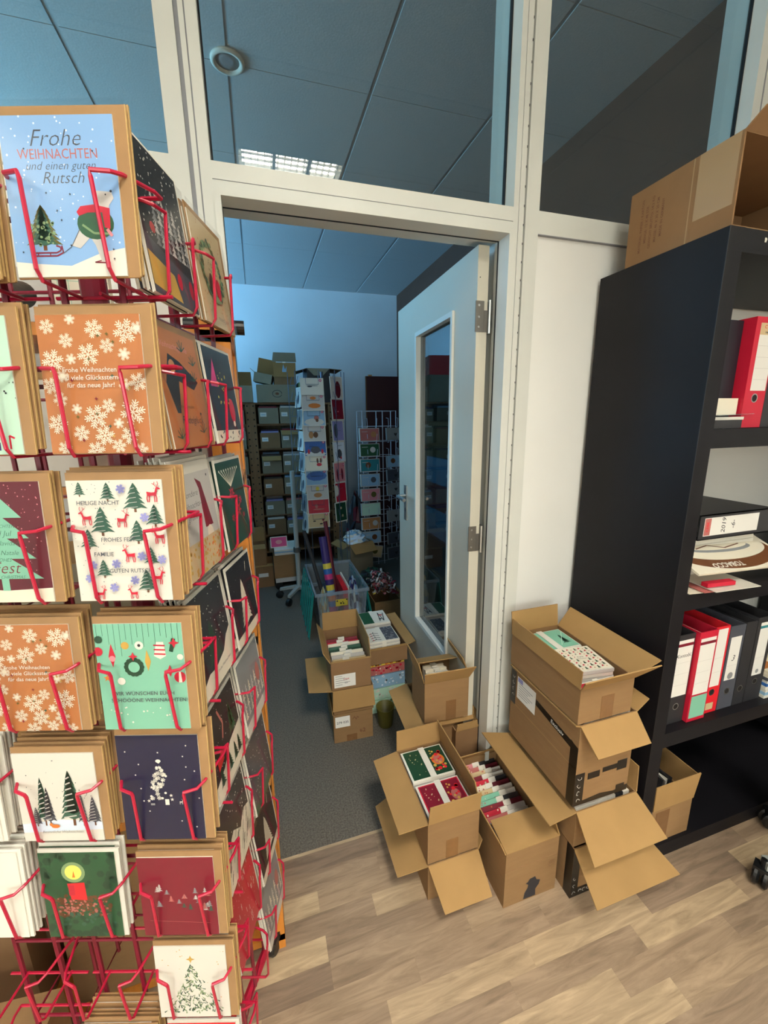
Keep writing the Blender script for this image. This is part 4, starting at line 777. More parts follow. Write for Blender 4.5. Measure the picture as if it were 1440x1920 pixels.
def a_hill(m, w, h):
    m.rc(0, 0, w, h, 'night'); m.dots(.002, h * .3, w - .002, h - .002, 50, .001, 'white', 3); m.tree(w * .45, h * .18, .045, .075, 'dark_green', 7); m.pl([(0, 0), (w, 0), (w, h * .42), (w * .85, h * .36), (w * .7, h * .24), (w * .4, h * .18), (w * .2, h * .2), (0, h * .14)], 'cream'); m.text('Frohe Weihnachten', w * .65, h * .12, .006, 'slate', .3)
def a_xtree(m, w, h):
    m.rc(0, 0, w, h, 'night'); m.dots(.002, .03, w - .002, h - .002, 40, .0008, 'grey', 3); m.tree(w * .5, h * .1, .05, .095, 'cream', 9, 'brown'); m.ln([(w * .75, h * .8), (w * .8, h * .92)], .0015, 'cream'); m.rc(0, 0, w, h * .12, 'cream')
def a_santa(m, w, h):
    m.rc(0, 0, w, h, 'night'); m.dots(.002, h * .3, w - .002, h - .002, 50, .0009, 'white', 8); m.ln([(w * .4, h * .9), (w * .5, h * .7), (w * .42, h * .55)], .004, 'rose'); m.pl([(w * .15, h * .42), (w * .35, h * .48), (w * .35, h * .35), (w * .15, h * .3)], 'bright_red')
    m.tree(w * .75, h * .4, .03, .06, 'green', 5); m.pl([(0, 0), (w, 0), (w, h * .45), (w * .6, h * .4), (w * .3, h * .25), (0, h * .2)], 'cream')
    for x in (.2, .5, .7, .85): m.tree(w * x, h * .08, .02, .035, 'pine', 5)
def a_white_wood(m, w, h):
    m.rc(0, 0, w, h, 'cream'); R = random.Random(2); m.pl([(0, h), (w, h), (w, h * .45), (w * .8, h * .52), (w * .62, h * .4), (w * .4, h * .55), (w * .2, h * .48), (0, h * .6)], 'charcoal')
    for k in range(60): x = R.uniform(.005, w - .012); z = R.uniform(.01, h * .6); m.ln([(x, z), (x + .008, z + .012)], .0012, 'ink')
    m.dots(w * .3, h * .5, w, h, 30, .0012, 'white', 3)
def a_redspk(m, w, h):
    m.rc(0, 0, w, h, 'red'); m.dots(.002, .002, w - .002, h - .002, 80, .001, 'pink', 3); R = random.Random(3)
    for k in range(30): x = R.uniform(.01, w - .01); z = R.uniform(.01, h - .02); m.ln([(x, z), (x, z + .01)], .001, 'white')
def a_wreath(m, w, h):
    m.rc(0, 0, w, h, 'beige'); m.dots(.003, .003, w - .003, h - .003, 60, .0014, 'tan', 3); R = random.Random(5)
    for k in range(90): a = k * 2 * PI / 90; q = .034 + R.uniform(-.004, .004); m.ds(w * .5 + q * math.cos(a), h * .55 + q * 1.15 * math.sin(a), .0035, R.choice(['olive', 'sage', 'pine']), 6)
    m.ds(w * .62, h * .4, .009, 'red', 12, .016); m.ds(w * .4, h * .42, .008, 'brown', 12, .015); m.ds(w * .5, h * .28, .014, 'sage', 12, .005); script(m, 'Frohe', w * .5, h * .62, .013, 'olive'); m.text('Weihnachten', w * .5, h * .55, .006, 'olive', .3); script(m, 'neues Jahr', w * .6, h * .09, .01, 'ink')
def a_darkgnome(m, w, h):
    m.rc(0, 0, w, h, 'charcoal'); m.rc(0, 0, w, h * .13, 'cream'); m.dots(.03, h * .4, w * .7, h * .8, 24, .002, 'yellow', 4); m.ds(w * .75, h * .35, .012, 'red', 14, .02); m.pl([(w * .1, h * .6), (w * .3, h * .9), (w * .35, h * .6)], 'hot_pink'); m.ds(w * .75, h * .2, .005, 'cream'); m.dots(.01, .004, w - .01, h * .12, 16, .002, 'ink', 5)
def a_redflower(m, w, h):
    m.rc(0, 0, w, h, 'dark_green')
    for x, z, r in ((.45, .62, .014), (.6, .4, .016), (.35, .33, .009), (.75, .5, .009), (.8, .3, .006), (.4, .2, .006)): m.star(w * x, h * z, r, 'red', 7); m.ds(w * x, h * z, r * .3, 'maroon', 8)
    for k in range(9): m.ln([(w * .45, h * .7), (w * (.1 + k * .09), h * .9)], .0016, 'cream'); m.ds(w * (.1 + k * .09), h * .9, .0022, 'cream', 6)
    m.ln([(w * .6, h * .4), (w * .85, h * .15)], .001, 'sage')
def a_greywood(m, w, h):
    m.rc(0, 0, w, h, 'grey'); m.rc(0, 0, w, h * .15, 'paper_shade')
    for k in range(20): m.tree(w * (.08 + (k % 7) * .14), h * (.2 + (k // 7) * .14), .014, .026, 'pale_grey' if k % 2 else 'cream', 3)
    m.ds(w * .8, h * .55, .01, 'rose', 10, .02)
def a_slate(m, w, h): m.rc(0, 0, w, h, 'slate'); m.dots(.002, .002, w - .002, h - .002, 60, .0012, 'pale_grey', 3); m.rc(0, 0, w, h * .12, 'pine')
def a_plain(c):
    return lambda m, w, h: m.rc(0, 0, w, h, c)

ART = {}
def card_mesh(fn, w, h, base='paper'):
    k = (fn.__name__, w, h)
    if fn.__name__ == '<lambda>' or k not in ART:
        m = MB(); m.box((-w / 2, 0, 0), (w / 2, .0014, h), base); m2 = MB(); m2.lay = 1; fn(m2, w, h)
        R_ = [(v[0] - w / 2, v[1], v[2]) for v in m2.v]     # shift, and trim what runs over the card's edge
        R_ = [(max(-w / 2, min(w / 2, x)), y, max(0, min(h, z))) for x, y, z in R_]
        b = len(m.v); m.v += R_
        for f, mi in zip(m2.f, m2.m): m.f.append(tuple(b + i for i in f)); m.m.append(m.mi(m2.mats[mi]))
        ART[k] = m.mesh('greeting_card')
    return ART[k]
def env_mesh(c):
    k = ('env', c); EW, EH = (.121, .152) if c == 'kraft' else (.1145, .1475)
    if k not in ART:
        m = MB(); m.slab([(-CW_ / 2 - .001, .0016, -.001), (-CW_ / 2 + EW, .0016, -.001), (-CW_ / 2 + EW, .0016, EH), (-CW_ / 2 - .001, .0016, EH)], (0, .0018, 0), c); m.lay = 0
        m.slab([(-CW_ / 2 + EW, .0012, .0), (-CW_ / 2 + EW + .0006, .0012, .0), (-CW_ / 2 + EW + .0006, .0012, EH), (-CW_ / 2 + EW, .0012, EH)], (0, .0022, 0), 'kraft_edge' if c == 'kraft' else 'white')
        ART[k] = m.mesh('envelope')
    return ART[k]
FILM = MB().add([(-.058, -.0022, -.001), (.068, -.0022, -.001), (.068, -.0022, .155), (-.058, -.0022, .155)], [(0, 1, 2, 3)], 'film').mesh('clear_sleeve')
rack = empty('card_rack', tuple(RD(-.385, .60, 0)), -YAW)
tag(rack, 'tall red wire card rack filled with Christmas cards, left in the foreground', 'card rack')
RI = rack.matrix_world if False else None
def rl(r, d, z): return (r + .385, d - .60, z)      # rack frame -> rack's own coordinates
MB().tube([(0, 0, .06), (0, 0, 1.86)], .016, 'red_wire_deep', 12).build('pole', rack)
RX0, RX1, RY0, RY1 = -.625 + .385, -.292 + .385, .505 - .60, .755 - .60
mb = MB()
for z in [1.72, 1.545, 1.37, 1.195, 1.015, .84, .665, .49, .33]: mb.tube([(RX0, RY0, z), (RX1, RY0, z), (RX1, RY1, z), (RX0, RY1, z)], .003, 'red_wire_deep', 6, closed=True)
mb.build('ring', rack)
for k in range(6):
    x = RX0 + (RX1 - RX0) * k / 5; MB().tube([(x, RY0, .32), (x, RY0, 1.80)], .0038, 'red_wire_deep', 6).build('upright', rack); MB().tube([(x, RY1, .32), (x, RY1, 1.80)], .0038, 'red_wire_deep', 6).build('upright', rack)
for k in range(1, 4):
    y = RY0 + (RY1 - RY0) * k / 4; MB().tube([(RX1, y, .32), (RX1, y, 1.80)], .0038, 'red_wire_deep', 6).build('upright', rack); MB().tube([(RX0, y, .32), (RX0, y, 1.80)], .0038, 'red_wire_deep', 6).build('upright', rack)
for a in (1.40, 2.97, 4.54, 6.11):
    c, s = math.cos(a), math.sin(a); L = .27
    MB().tube([(0, 0, .10), (c * L, s * L, .075)], .011, 'red_wire', 8).build('foot', rack)
    q = MB(); Mx = Matrix.Translation((c * L, s * L, 0)) @ Matrix.Rotation(a, 4, 'Z')
    q.lathe([(.006, -.012), (.026, -.012), (.03, -.006), (.03, .006), (.026, .012), (.006, .012)], 'black_plastic', 18, M=Mx @ Matrix.Translation((.01, 0, .03)) @ Matrix.Rotation(PI / 2, 4, 'X')); q.box((-.015, -.017, .045), (.03, .017, .066), 'black_plastic', Mx); q.build('caster', rack)
def wire_mesh():
    m = MB()
    for s in (-1, 1):
        P = [(s * .066, .058, .094), (s * .066, .045, .094), (s * .056, .006, .090), (s * .050, -.004, .088), (s * .034, -.009, .087), (s * .0335, -.008, .082), (s * .036, -.004, .006), (s * .0365, .002, -.003), (s * .037, .06, -.004)]
        m.tube(P, .0021, 'red_wire', 7)
    m.tube([(-.066, .058, -.004), (.066, .058, -.004)], .0021, 'red_wire', 6); m.tube([(-.066, .058, .094), (.066, .058, .094)], .0021, 'red_wire', 6)
    return m.mesh('card_pocket')
WM = wire_mesh()
COLS = {'Z': ('f', -.583, .449), 'A': ('f', -.443, .449), 'B': ('f', -.303, .449), 'C': ('s', .556, -.250), 'D': ('s', .690, -.250)}
CN = {'Z': 'outer left column of the red rack', 'A': 'left front column of the red rack', 'B': 'right front column of the red rack', 'C': 'near side column of the red rack', 'D': 'far side column of the red rack'}
RN = ['top', 'second', 'third', 'fourth', 'fifth', 'sixth', 'seventh', 'lowest']
def place(col, z, o, lat=0, up=0):
    t, a, b = COLS[col]
    if t == 'f': return RD(a + lat, b + o, z + up), -YAW
    return RD(b - o, a + lat, z + up), PI / 2 - YAW
for c in COLS:
    for i, z in enumerate(ZB):
        t, a, b = COLS[c]; w_ = bpy.data.objects.new('card_pocket', WM); COL.objects.link(w_); w_.parent = rack
        w_.location = rl(a, b, z) if t == 'f' else rl(b, a, z); w_.rotation_euler = (0, 0, 0 if t == 'f' else PI / 2)
# column, row -> (art, what, number behind, card height factor, envelope colour, jitter)
K = 'kraft'; P_ = 'paper'
CARDS = {
 ('B', 0): (a_bear, 'pale blue card with a polar bear pulling a sledge', 1, 1, K), ('B', 1): (a_snow, 'brown card with white snowflakes and white greeting', 1, 1, K), ('B', 2): (a_deer, 'white card with red deer and green fir trees', 5, 1, K),
 ('B', 3): (a_mint, 'mint card with hanging baubles and a wreath', 4, 1, K), ('B', 4): (a_navy, 'navy card with a white tree made of small ornaments', 2, 1.1, K), ('B', 5): (a_maroon, 'maroon card with small grey trees', 4, .93, K), ('B', 6): (a_whitetree, 'white card with a green fir tree and white script', 3, .93, K), ('B', 7): (a_redgold, 'red card with a gold disc', 2, 1, P_),
 ('A', 0): (a_fox, 'pale card at the edge of the picture beside the polar bear card', 3, 1, K), ('A', 1): (a_fox, 'pale mint card with fox and little tree', 2, 1, K), ('A', 2): (a_minttree, 'maroon card with mint green tree of greetings', 2, 1, K), ('A', 3): (a_snow, 'brown card with white snowflakes and white greeting', 4, 1, K), ('A', 4): (a_forest, 'white card with snowy firs and a fox', 5, .94, K), ('A', 5): (a_candle, 'green card with a red candle glowing', 2, 1, P_), ('A', 7): (a_orn, 'kraft card with cream triangle pattern', 6, .9, K),
 ('Z', 1): (a_plain('white'), 'plain white wrapped card', 2, 1, P_), ('Z', 3): (a_plain('white'), 'plain white wrapped card', 4, 1, P_), ('Z', 4): (a_plain('paper_shade'), 'plain white wrapped card', 6, 1, P_), ('Z', 5): (a_plain('white'), 'plain white wrapped card', 6, 1, P_),
 ('C', 0): (a_night, 'dark night card with snowy firs and moon', 3, 1.12, P_), ('C', 1): (a_dachs, 'brown card with a dachshund and fir twigs', 3, 1, K), ('C', 2): (a_gnome, 'grey card with a tall maroon gnome hat', 5, 1.08, P_), ('C', 3): (a_hill, 'night card with dark fir on a cream snow hill', 5, 1.04, P_), ('C', 4): (a_santa, 'night card with red sack and firs in snow', 3, 1, P_), ('C', 5): (a_white_wood, 'cream and black snowy wood card', 4, 1, P_), ('C', 6): (a_redspk, 'red card with white speckles', 3, 1.05, P_),
 ('D', 0): (a_wreath, 'beige card with a green wreath and gnomes', 2, 1, K), ('D', 1): (a_darkgnome, 'dark card with red gnome and yellow lights', 2, 1, P_), ('D', 2): (a_redflower, 'green card with red flowers', 2, 1, P_), ('D', 3): (a_xtree, 'night card with a tall cream fir', 3, 1, P_), ('D', 4): (a_greywood, 'grey card with rows of pale firs', 5, 1, P_), ('D', 5): (a_slate, 'dark slate card with snow dots', 2, 1, P_), ('D', 6): (a_xtree, 'night card with a cream fir', 2, 1, P_), ('D', 7): (a_greywood, 'grey card with pale firs', 2, 1, P_),
}
R = random.Random(21)
for (c, i), (fn, what, nb, hf, ev) in CARDS.items():
    side = COLS[c][0] == 's'; lat0 = -.004
    for k in range(nb + 1):
        o = bpy.data.objects.new('greeting_card', card_mesh(fn, CW_, round(CH_ * hf, 4))); COL.objects.link(o)
        lean = math.radians((-4 if not side else -5) - k * .35 + R.uniform(-.4, .4))
        loc, rz = place(c, ZB[i], .0005 + k * .0052, lat0 + (R.uniform(-.003, .002) if k else 0), (R.uniform(0, .006) if k else 0))
        o.location = loc; o.rotation_euler = (lean, 0, rz)
        e = bpy.data.objects.new('envelope', env_mesh(ev)); COL.objects.link(e); e.parent = o; e['label'] = 'kraft brown envelope' if ev == K else 'white envelope'
        if hf != 1: e.scale = (1, 1, hf)
        if k == 0 and not (c == 'Z'):
            f = bpy.data.objects.new('clear_sleeve', FILM); COL.objects.link(f); f.parent = o
        if k == 0: tag(o, '%s, %s row %s' % (what, RN[i], {'Z': 'outer left', 'A': 'left', 'B': 'front', 'C': 'near side', 'D': 'far side'}[c]), 'greeting card', 'greeting cards in the red rack')
        else:
            g = 'cards behind the %s, %s row, %s' % (what, RN[i], CN[c].replace(' of the red rack', ''))
            tag(o, 'same card tucked behind the front one, %s row, %s' % (RN[i], CN[c].replace(' of the red rack', '')), 'greeting card', g)

# ------------------------------------------------------------ wooden shelf behind the rack, left of the door
ws = empty('wooden_shelf', (-1.148, .935, 0)); tag(ws, 'orange wooden shelf behind the red card rack, left of the doorway', 'shelf')
for x in (0, 1.05):
    for y in (0, .185): MB().box((x, y, 0), (x + .06, y + .045, 1.72), 'wood_orange').build('post', ws)
for z in (.03, .55, .98, 1.36, 1.66): MB().box((.0, .0, z), (1.11, .23, z + .022), 'wood_orange').build('shelf_board', ws)
mb = MB(); mb.tube([(0, 0, 0), (.13, 0, 0)], .016, 'black_plastic', 16).tube([(.085, 0, 0), (.095, 0, 0)], .0166, 'gold', 16)
tag(mb.build('torch', loc=(-.14, 1.08, 1.682 + .035)), 'black torch with gold ring on top of the wooden shelf beside the doorway', 'torch')
for k, (x, z, r, ln_) in enumerate([(-.62, 1.682, .05, .20), (-.50, 1.682, .05, .20), (-.38, 1.682, .045, .18)]):
    mb = MB(); mb.lathe([(r, 0), (r, ln_), (r * .5, ln_), (r * .5, .002)], 'pale_grey', 24, M=Matrix.Rotation(PI / 2, 4, 'X'))
    tag(mb.build('paper_roll', loc=(x, 1.12, z + r)), 'grey-white paper roll lying on the wooden shelf, %s' % ['left', 'middle', 'right'][k], 'paper roll', 'paper rolls on the wooden shelf')
o = MB().box((0, 0, 0), (.09, .02, .13), 'cream').build('notebook', loc=(-.33, .93, 1.682)); m = MB(); m.lay = 2
for k in range(6): m.rc(0, .01 + k * .02, .09, .0108 + k * .02, 'mint')
for k in range(5): m.rc(.01 + k * .017, 0, .0108 + k * .017, .13, 'mint')
m.build('grid_print', o); tag(o, 'cream notebook with green grid standing on the wooden shelf', 'notebook')
for k, (x, z, w, h, c) in enumerate([(-1.02, .053, .4, .38, 'cardboard_dark'), (-.55, .053, .40, .42, 'cardboard'), (-.98, .573, .36, .30, 'cardboard'), (-.56, .573, .38, .28, 'cardboard_dark'), (-.96, 1.003, .34, .26, 'cardboard'), (-.5, 1.003, .34, .22, 'cardboard_grey'), (-.7, 1.383, .36, .2, 'paper_shade')]):
    carton('cardboard box on the wooden shelf behind the red rack, %s' % ['lowest board, left', 'lowest board, right', 'second board, left', 'second board, right', 'third board, left', 'third board, right', 'fourth board, pale'][k], x, .94, z, w, .20, h, 0, {'front': (20, .08)}, m=c, group='boxes on the wooden shelf')
carton('large brown cardboard box on the floor at the lower left edge, behind the red rack', -1.42, .50, 0, .36, .32, .46, -.15, {'front': (15, .14), 'right': (170, .1)}, m='cardboard')
carton('closed brown cardboard box on the floor beside the red rack', -.97, .56, 0, .46, .28, .34, -.1, {}, m='cardboard', open_=False)

# ------------------------------------------------------------ the store room behind
bs = empty('storage_shelf', (-1.0, 4.3, 0)); tag(bs, 'perforated brown wooden storage shelf at the back of the store room', 'shelf')
BP = [-.90, -.095, .72]
for x in BP:
    for y in (0, .5):
        mb = MB(); mb.box((x + 1.0, y, 0), (x + 1.095, y + .03, 1.69), 'wood_store')
        if y == 0:
            for k in range(26): mb.box((x + 1.012, -.001, .05 + k * .064), (x + 1.024, .0, .062 + k * .064), 'hole_dark').box((x + 1.07, -.001, .05 + k * .064), (x + 1.082, .0, .062 + k * .064), 'hole_dark')
        mb.build('post', bs)
BZ = [.16, .344, .556, .768, .99, 1.242, 1.485, 1.689]
for z in BZ: MB().box((.1, .01, z - .018), (1.80, .52, z), 'wood_store').build('shelf_board', bs)
MB().box((.0, .53, .0), (1.81, .54, 1.69), 'wood_store').build('gap_dark_board', bs)  # board added to make the gaps between the boxes dark
R = random.Random(33); lev = ['lowest', 'second', 'third', 'fourth', 'fifth', 'sixth', 'seventh']
def sbox(label, x, z, w, h, fill=None, m='cardboard_grey', lab=True, flap=None, y=4.28, d=.36, grp='labelled boxes on the storage shelf'):
    def dc(o, w, d, h):
        if lab: q = MB(); q.lay = 2; q.rc(w * .08, h * .45, w * .08 + .06, h * .45 + .04, 'label_paper'); q.rc(w * .08 + .01, h * .45 + .015, w * .08 + .05, h * .45 + .022, 'light_blue'); q.build('label', o)
    o = carton(label, x, y, z + .001, w, d, h, R.uniform(-.02, .02), flap or {}, m=m, mi=m, deco=dc, group=grp)
    if fill:
        for k in range(3): MB().box((.01 + .004 * k, .02 + k * .10, .02), (w - .012, .09 + k * .10, h + .015 * (1 + k % 2)), R.choice(fill)).build('contents', o)
    return o
posn = ['far left', 'left', 'left of the post', 'right of the post', 'middle', 'behind the white rack', 'right']
for li, z in enumerate(BZ[:-1]):
    gap = BZ[li + 1] - z - .03
    for pi, (x, w) in enumerate([(-.78, .2), (-.54, .2), (-.30, .19), (.025, .19), (.228, .19), (.432, .19)]):
        if li == 0 and pi > 3: continue
        h = min(gap * R.uniform(.72, .92), .175)
        fl = {'front': (215, .07)} if (li, pi) in ((4, 3), (5, 4)) else {}
        sbox('grey-brown storage box, %s board from the floor, %s' % (lev[li], posn[pi]), x, z, w, h, [['maroon', 'rose', 'charcoal'], ['paper_shade', 'light_blue', 'charcoal'], ['lilac', 'purple', 'pale_grey']][(li + pi) % 3], lab=(li + pi) % 3 != 0 or pi > 2, flap=fl, m=['cardboard_grey', 'cardboard_dark'][(li * pi) % 2])
zt_ = 1.690
sbox('square cardboard box on top of the storage shelf, left over the post', -.235, zt_, .22, .155, m='cardboard_grey', lab=False, flap={'back': (100, .17), 'left': (110, .1)}, grp=None)
def circ(o, w, d, h):
    q = MB(); q.lay = 2
    pts = [(w * .52 + .045 * math.cos(k * PI / 10), h * .5 + .033 * math.sin(k * PI / 10)) for k in range(20)]; q.ln(pts, .005, 'ink'); q.ds(w * .52, h * .5, .018, 'brown', 12, .012); q.build('print', o)
carton('wide cardboard box with round print on top of the storage shelf', .025, 4.28, zt_, .37, .36, .165, 0, {}, m='cardboard_grey', deco=circ, open_=False)
carton('tilted open cardboard box on the wide box, on the storage shelf', .0, 4.34, zt_ + .205, .17, .20, .09, -.12, {'back': (88, .16, .0), 'left': (150, .05)}, m='cardboard_grey').rotation_euler = (0, .20, -.12)
def torn(o, w, d, h):
    q = MB(); q.lay = 8; q.pl([(w * .4, h + .01), (w * .55, h + .005), (w * .6, h + .10), (w * .52, h + .07), (w * .45, h + .12), (w * .38, h + .06)], 'light_blue'); q.pl([(w * .42, h + .13), (w * .56, h + .13), (w * .55, h + .20), (w * .43, h + .19)], 'paper'); q.build('torn_label', o, (0, .0, 0))
tb = carton('cardboard box with upright double flap and torn label on top of the storage shelf', .20, 4.30, zt_ + .168, .21, .24, .075, 0, {'back': (92, .02), 'front': (86, .135, -.004), 'left': (120, .03)}, m='cardboard_dark', deco=torn)
MB().slab([(-.01, .0, .215), (.22, .0, .215), (.215, -.01, .30), (.005, -.01, .30)], (0, .004, 0), 'cardboard_grey').build('flap', tb)
sbox('small pale green box beside the double-flap box on the storage shelf', .43, zt_, .12, .19, m='sage', lab=True, grp=None)
carton('dark printed box with spread roof-like flaps on top of the storage shelf, right', .52, 4.30, zt_, .23, .30, .33, 0, {'left': (197, .12, -.03, 'cardboard_dark'), 'right': (186, .12, -.03, 'cardboard_dark'), 'front': (262, .07, .07, 'cardboard_grey'), 'back': (30, .05, .01, 'cardboard_dark')}, m='charcoal', mi='charcoal')

# white wire postcard spinner
sp_ = empty('postcard_rack', (.545, 3.53, 0)); tag(sp_, 'slim blue-grey wire postcard spinner full of postcards in the store room', 'postcard rack')
mat('grey_wire', '#5d6a80', .4, .6); mat('white_wire', '#b9c0cc', .4)
MB().tube([(0, 0, .03), (0, 0, 1.9)], .012, 'grey_wire', 10).build('pole', sp_)
MB().lathe([(.10, 0), (.10, .02), (.03, .05), (.02, .06)], 'grey_wire', 20).build('base', sp_)
FACES = [('front', (-.10, -.13), 0), ('right', (.10, -.085), .95), ('left', (-.22, -.02), -1.15), ('rear', (.13, .07), 2.2)]
for n, (fx, fy), rz in FACES:
    mb = MB()
    for s in (-.06, .06):
        c, q = math.cos(rz), math.sin(rz); mb.tube([(fx + s * c - .03 * q * -1, fy + s * q + .03 * c, .25), (fx + s * c - .03 * q * -1, fy + s * q + .03 * c, 1.9)], .003, 'grey_wire', 6)
    mb.build('wire_frame', sp_)
    for z in [.70 + .122 * k for k in range(10)]: MB().tube([(fx - .05 * math.cos(rz), fy - .05 * math.sin(rz) , z + .06), (fx - .05 * math.cos(rz) + .0 + .02 * math.sin(rz), fy - .05 * math.sin(rz) - .02 * math.cos(rz), z - .01), (fx + .05 * math.cos(rz) + .02 * math.sin(rz), fy + .05 * math.sin(rz) - .02 * math.cos(rz), z - .01), (fx + .05 * math.cos(rz), fy + .05 * math.sin(rz), z + .06)], .002, 'grey_wire', 5).build('holder', sp_)
def pc(w, h, bg, marks, dot=True, border='paper'):
    m = MB(); m.box((-w / 2, 0, 0), (w / 2, .006, h), border); m.rc(-w / 2 + .007, .007, w / 2 - .007, h - .007, bg); R_ = random.Random(len(marks) * 7 + int(w * 1000))
    for c, x, z, a, b in marks: m.ds(x * w, z * h, a, c, 10, b)
    if dot: m.ds(w * .36, h * .86, .011, 'hot_pink', 12); m.ds(w * .36, h * .86, .005, 'white', 8)
    return m
FR = [('white', [('grey', 0, .55, .05, .004), ('slate', -.1, .5, .02, .006)], 'white card with script line'), ('pale_grey', [('orange', .05, .3, .05, .02), ('orange', 0, .75, .025, .012)], 'grey card with orange figures'), ('light_blue', [('paper_shade', 0, .25, .08, .03), ('rose', .1, .5, .02, .02), ('brown', .12, .35, .012, .014)], 'pale blue card with small animals'), ('pale_grey', [('tan', -.15, .4, .02, .03), ('brown', .05, .4, .02, .025)], 'grey-beige card with brown deer'), ('blue', [('paper_shade', 0, .15, .085, .02), ('slate', 0, .4, .04, .03), ('red', -.3, .3, .01, .02), ('red', .3, .3, .01, .02)], 'dark blue card with snow scene'), ('cream', [('red', .12, .4, .022, .014), ('brown', .05, .65, .008, .022), ('brown', .2, .65, .008, .022)], 'cream card with red antler figure'), ('light_blue', [('blue', 0, .6, .085, .04)], 'mid blue card'), ('pale_grey', [('tan', 0, .3, .035, .02), ('yellow', 0, .7, .015, .02)], 'grey card with tan reindeer'), ('red', [('rose', 0, .3, .05, .006), ('rose', -.1, .5, .012, .02)], 'dark red card with pale script'), ('beige', [('charcoal', -.2, .45, .012, .006), ('charcoal', .1, .25, .014, .006), ('maroon', .2, .5, .01, .01)], 'beige patterned card')]
for k, (bg, mk, tx) in enumerate(FR):
    z = 1.838 - .1215 * k - .132; o = pc(.185, .132, bg, mk, k != 8).build('postcard', loc=(.445 + .002 * (k % 3), 3.385, z), rot=(-.10, 0, 0)); tag(o, '%s, %s from the top, front column of blue-grey spinner' % (tx, ['first', 'second', 'third', 'fourth', 'fifth', 'sixth', 'seventh', 'eighth', 'ninth', 'tenth'][k]), 'postcard', 'postcards on the blue-grey spinner')
RT = [('pale_grey', [('deep_maroon', .1, .4, .03, .07)], 'white portrait card with dark figure'), ('maroon', [('pink', 0, .4, .006, .006)], 'dark red portrait card'), ('lilac', [('slate', -.2, .5, .02, .06)], 'grey-mauve portrait card'), ('snow_blue', [('slate', 0, .4, .025, .04), ('red', .1, .2, .008, .012)], 'pale blue portrait card'), ('pink', [('maroon', -.2, .4, .012, .05), ('maroon', .2, .4, .012, .05)], 'pinkish portrait card with red figures'), ('red', [('paper', -.35, .6, .02, .05)], 'red and white portrait card'), ('dark_green', [('beige', 0, .7, .01, .012), ('beige', .1, .3, .01, .012)], 'dark green portrait card')]
for k, (bg, mk, tx) in enumerate(RT):
    z = 1.855 - .174 * k - .172; o = pc(.125, .172, bg, mk, k in (4,)).build('postcard', loc=(.653 + .004 * (k % 2), 3.43, z), rot=(-.08, 0, .5)); tag(o, '%s, %s from the top, right column of blue-grey spinner' % (tx, ['first', 'second', 'third', 'fourth', 'fifth', 'sixth', 'seventh'][k]), 'postcard', 'postcards on the blue-grey spinner')
    o = pc(.12, .165, 'slate' if k % 2 else 'light_blue', [('grey', 0, .4, .03, .04)], False).build('postcard', loc=(.725, 3.56, z - .03), rot=(-.08, 0, 1.35)); tag(o, 'card seen edge-on at the far right of the blue-grey spinner, level %s' % ['one', 'two', 'three', 'four', 'five', 'six', 'seven'][k], 'postcard', 'postcards on the blue-grey spinner')
    o = pc(.16, .16, 'grey' if k % 2 else 'pale_grey', [('slate', 0, .4, .03, .04)], False).build('postcard', loc=(.33, 3.47, z - .07), rot=(-.12, 0, -1.38)); tag(o, 'card seen edge-on at the left of the blue-grey spinner, level %s' % ['one', 'two', 'three', 'four', 'five', 'six', 'seven'][k], 'postcard', 'postcards on the blue-grey spinner')

# white grid rack with voucher cards
gr = empty('wire_card_rack', (1.17, 3.92, 0)); tag(gr, 'white grid wire rack with round-print cards in front of the maroon cabinet', 'card rack')
for x, y in ((-.19, 0), (-.05, 0), (.015, 0), (.17, .05), (-.19, .22), (.17, .22)): MB().tube([(x, y, .02), (x, y, 1.594)], .005, 'white_wire', 6).build('upright', gr)
for z in [.05] + [.26 + .148 * k for k in range(10)]:
    MB().tube([(-.19, 0, z), (.015, 0, z), (.17, .05, z), (.17, .22, z), (-.19, .22, z)], .0028, 'white_wire', 5, closed=True).build('ring', gr)
for k in range(9):
    for x0_, y0_ in ((-.19, -.0), (.03, .02)):
        MB().tube([(x0_ + .03, y0_, .34 + .148 * k), (x0_ + .035, y0_ - .05, .335 + .148 * k), (x0_ + .04, y0_ - .045, .25 + .148 * k), (x0_ + .04, y0_, .25 + .148 * k)], .0025, 'white_wire', 5).build('holder', gr); MB().tube([(x0_ + .14, y0_, .34 + .148 * k), (x0_ + .135, y0_ - .05, .335 + .148 * k), (x0_ + .13, y0_ - .045, .25 + .148 * k), (x0_ + .13, y0_, .25 + .148 * k)], .0025, 'white_wire', 5).build('holder', gr)
GC = [('rose', 'tan', .2, 'red and pink card with tan disc'), ('green', 'pale_grey', .15, 'green card with pale clock disc'), ('teal', 'brown', -.1, 'teal card with brown disc'), ('light_blue', 'slate', .15, 'pale blue card with dark disc'), ('pink', 'olive', .15, 'pinkish grey card with olive disc'), ('pale_mint', 'pale_mint', 0, 'plain pale green card'), ('tan', 'pale_grey', .2, 'tan card with white disc'), ('light_blue', 'brown', .15, 'blue-grey card with brown disc'), ('beige', 'olive', .1, 'beige card with dark disc, tilted out')]
for k, (bg, c2, x, tx) in enumerate(GC):
    z = 1.43 - .148 * k - .125; m = MB(); m.box((-.10, 0, 0), (.10, .035, .125), 'pale_grey'); m.rc(-.094, .006, .094, .119, bg); m.ds(x * .2, .065, .028, c2, 16); m.rc(-.08, .09, -.02, .094, 'pale_grey')
    tag(m.build('voucher_card', loc=(1.04, 3.87, z), rot=(-.1, 0 if k < 8 else .2, .05)), '%s, left column of the white grid rack' % tx, 'card', 'cards in the white grid rack')
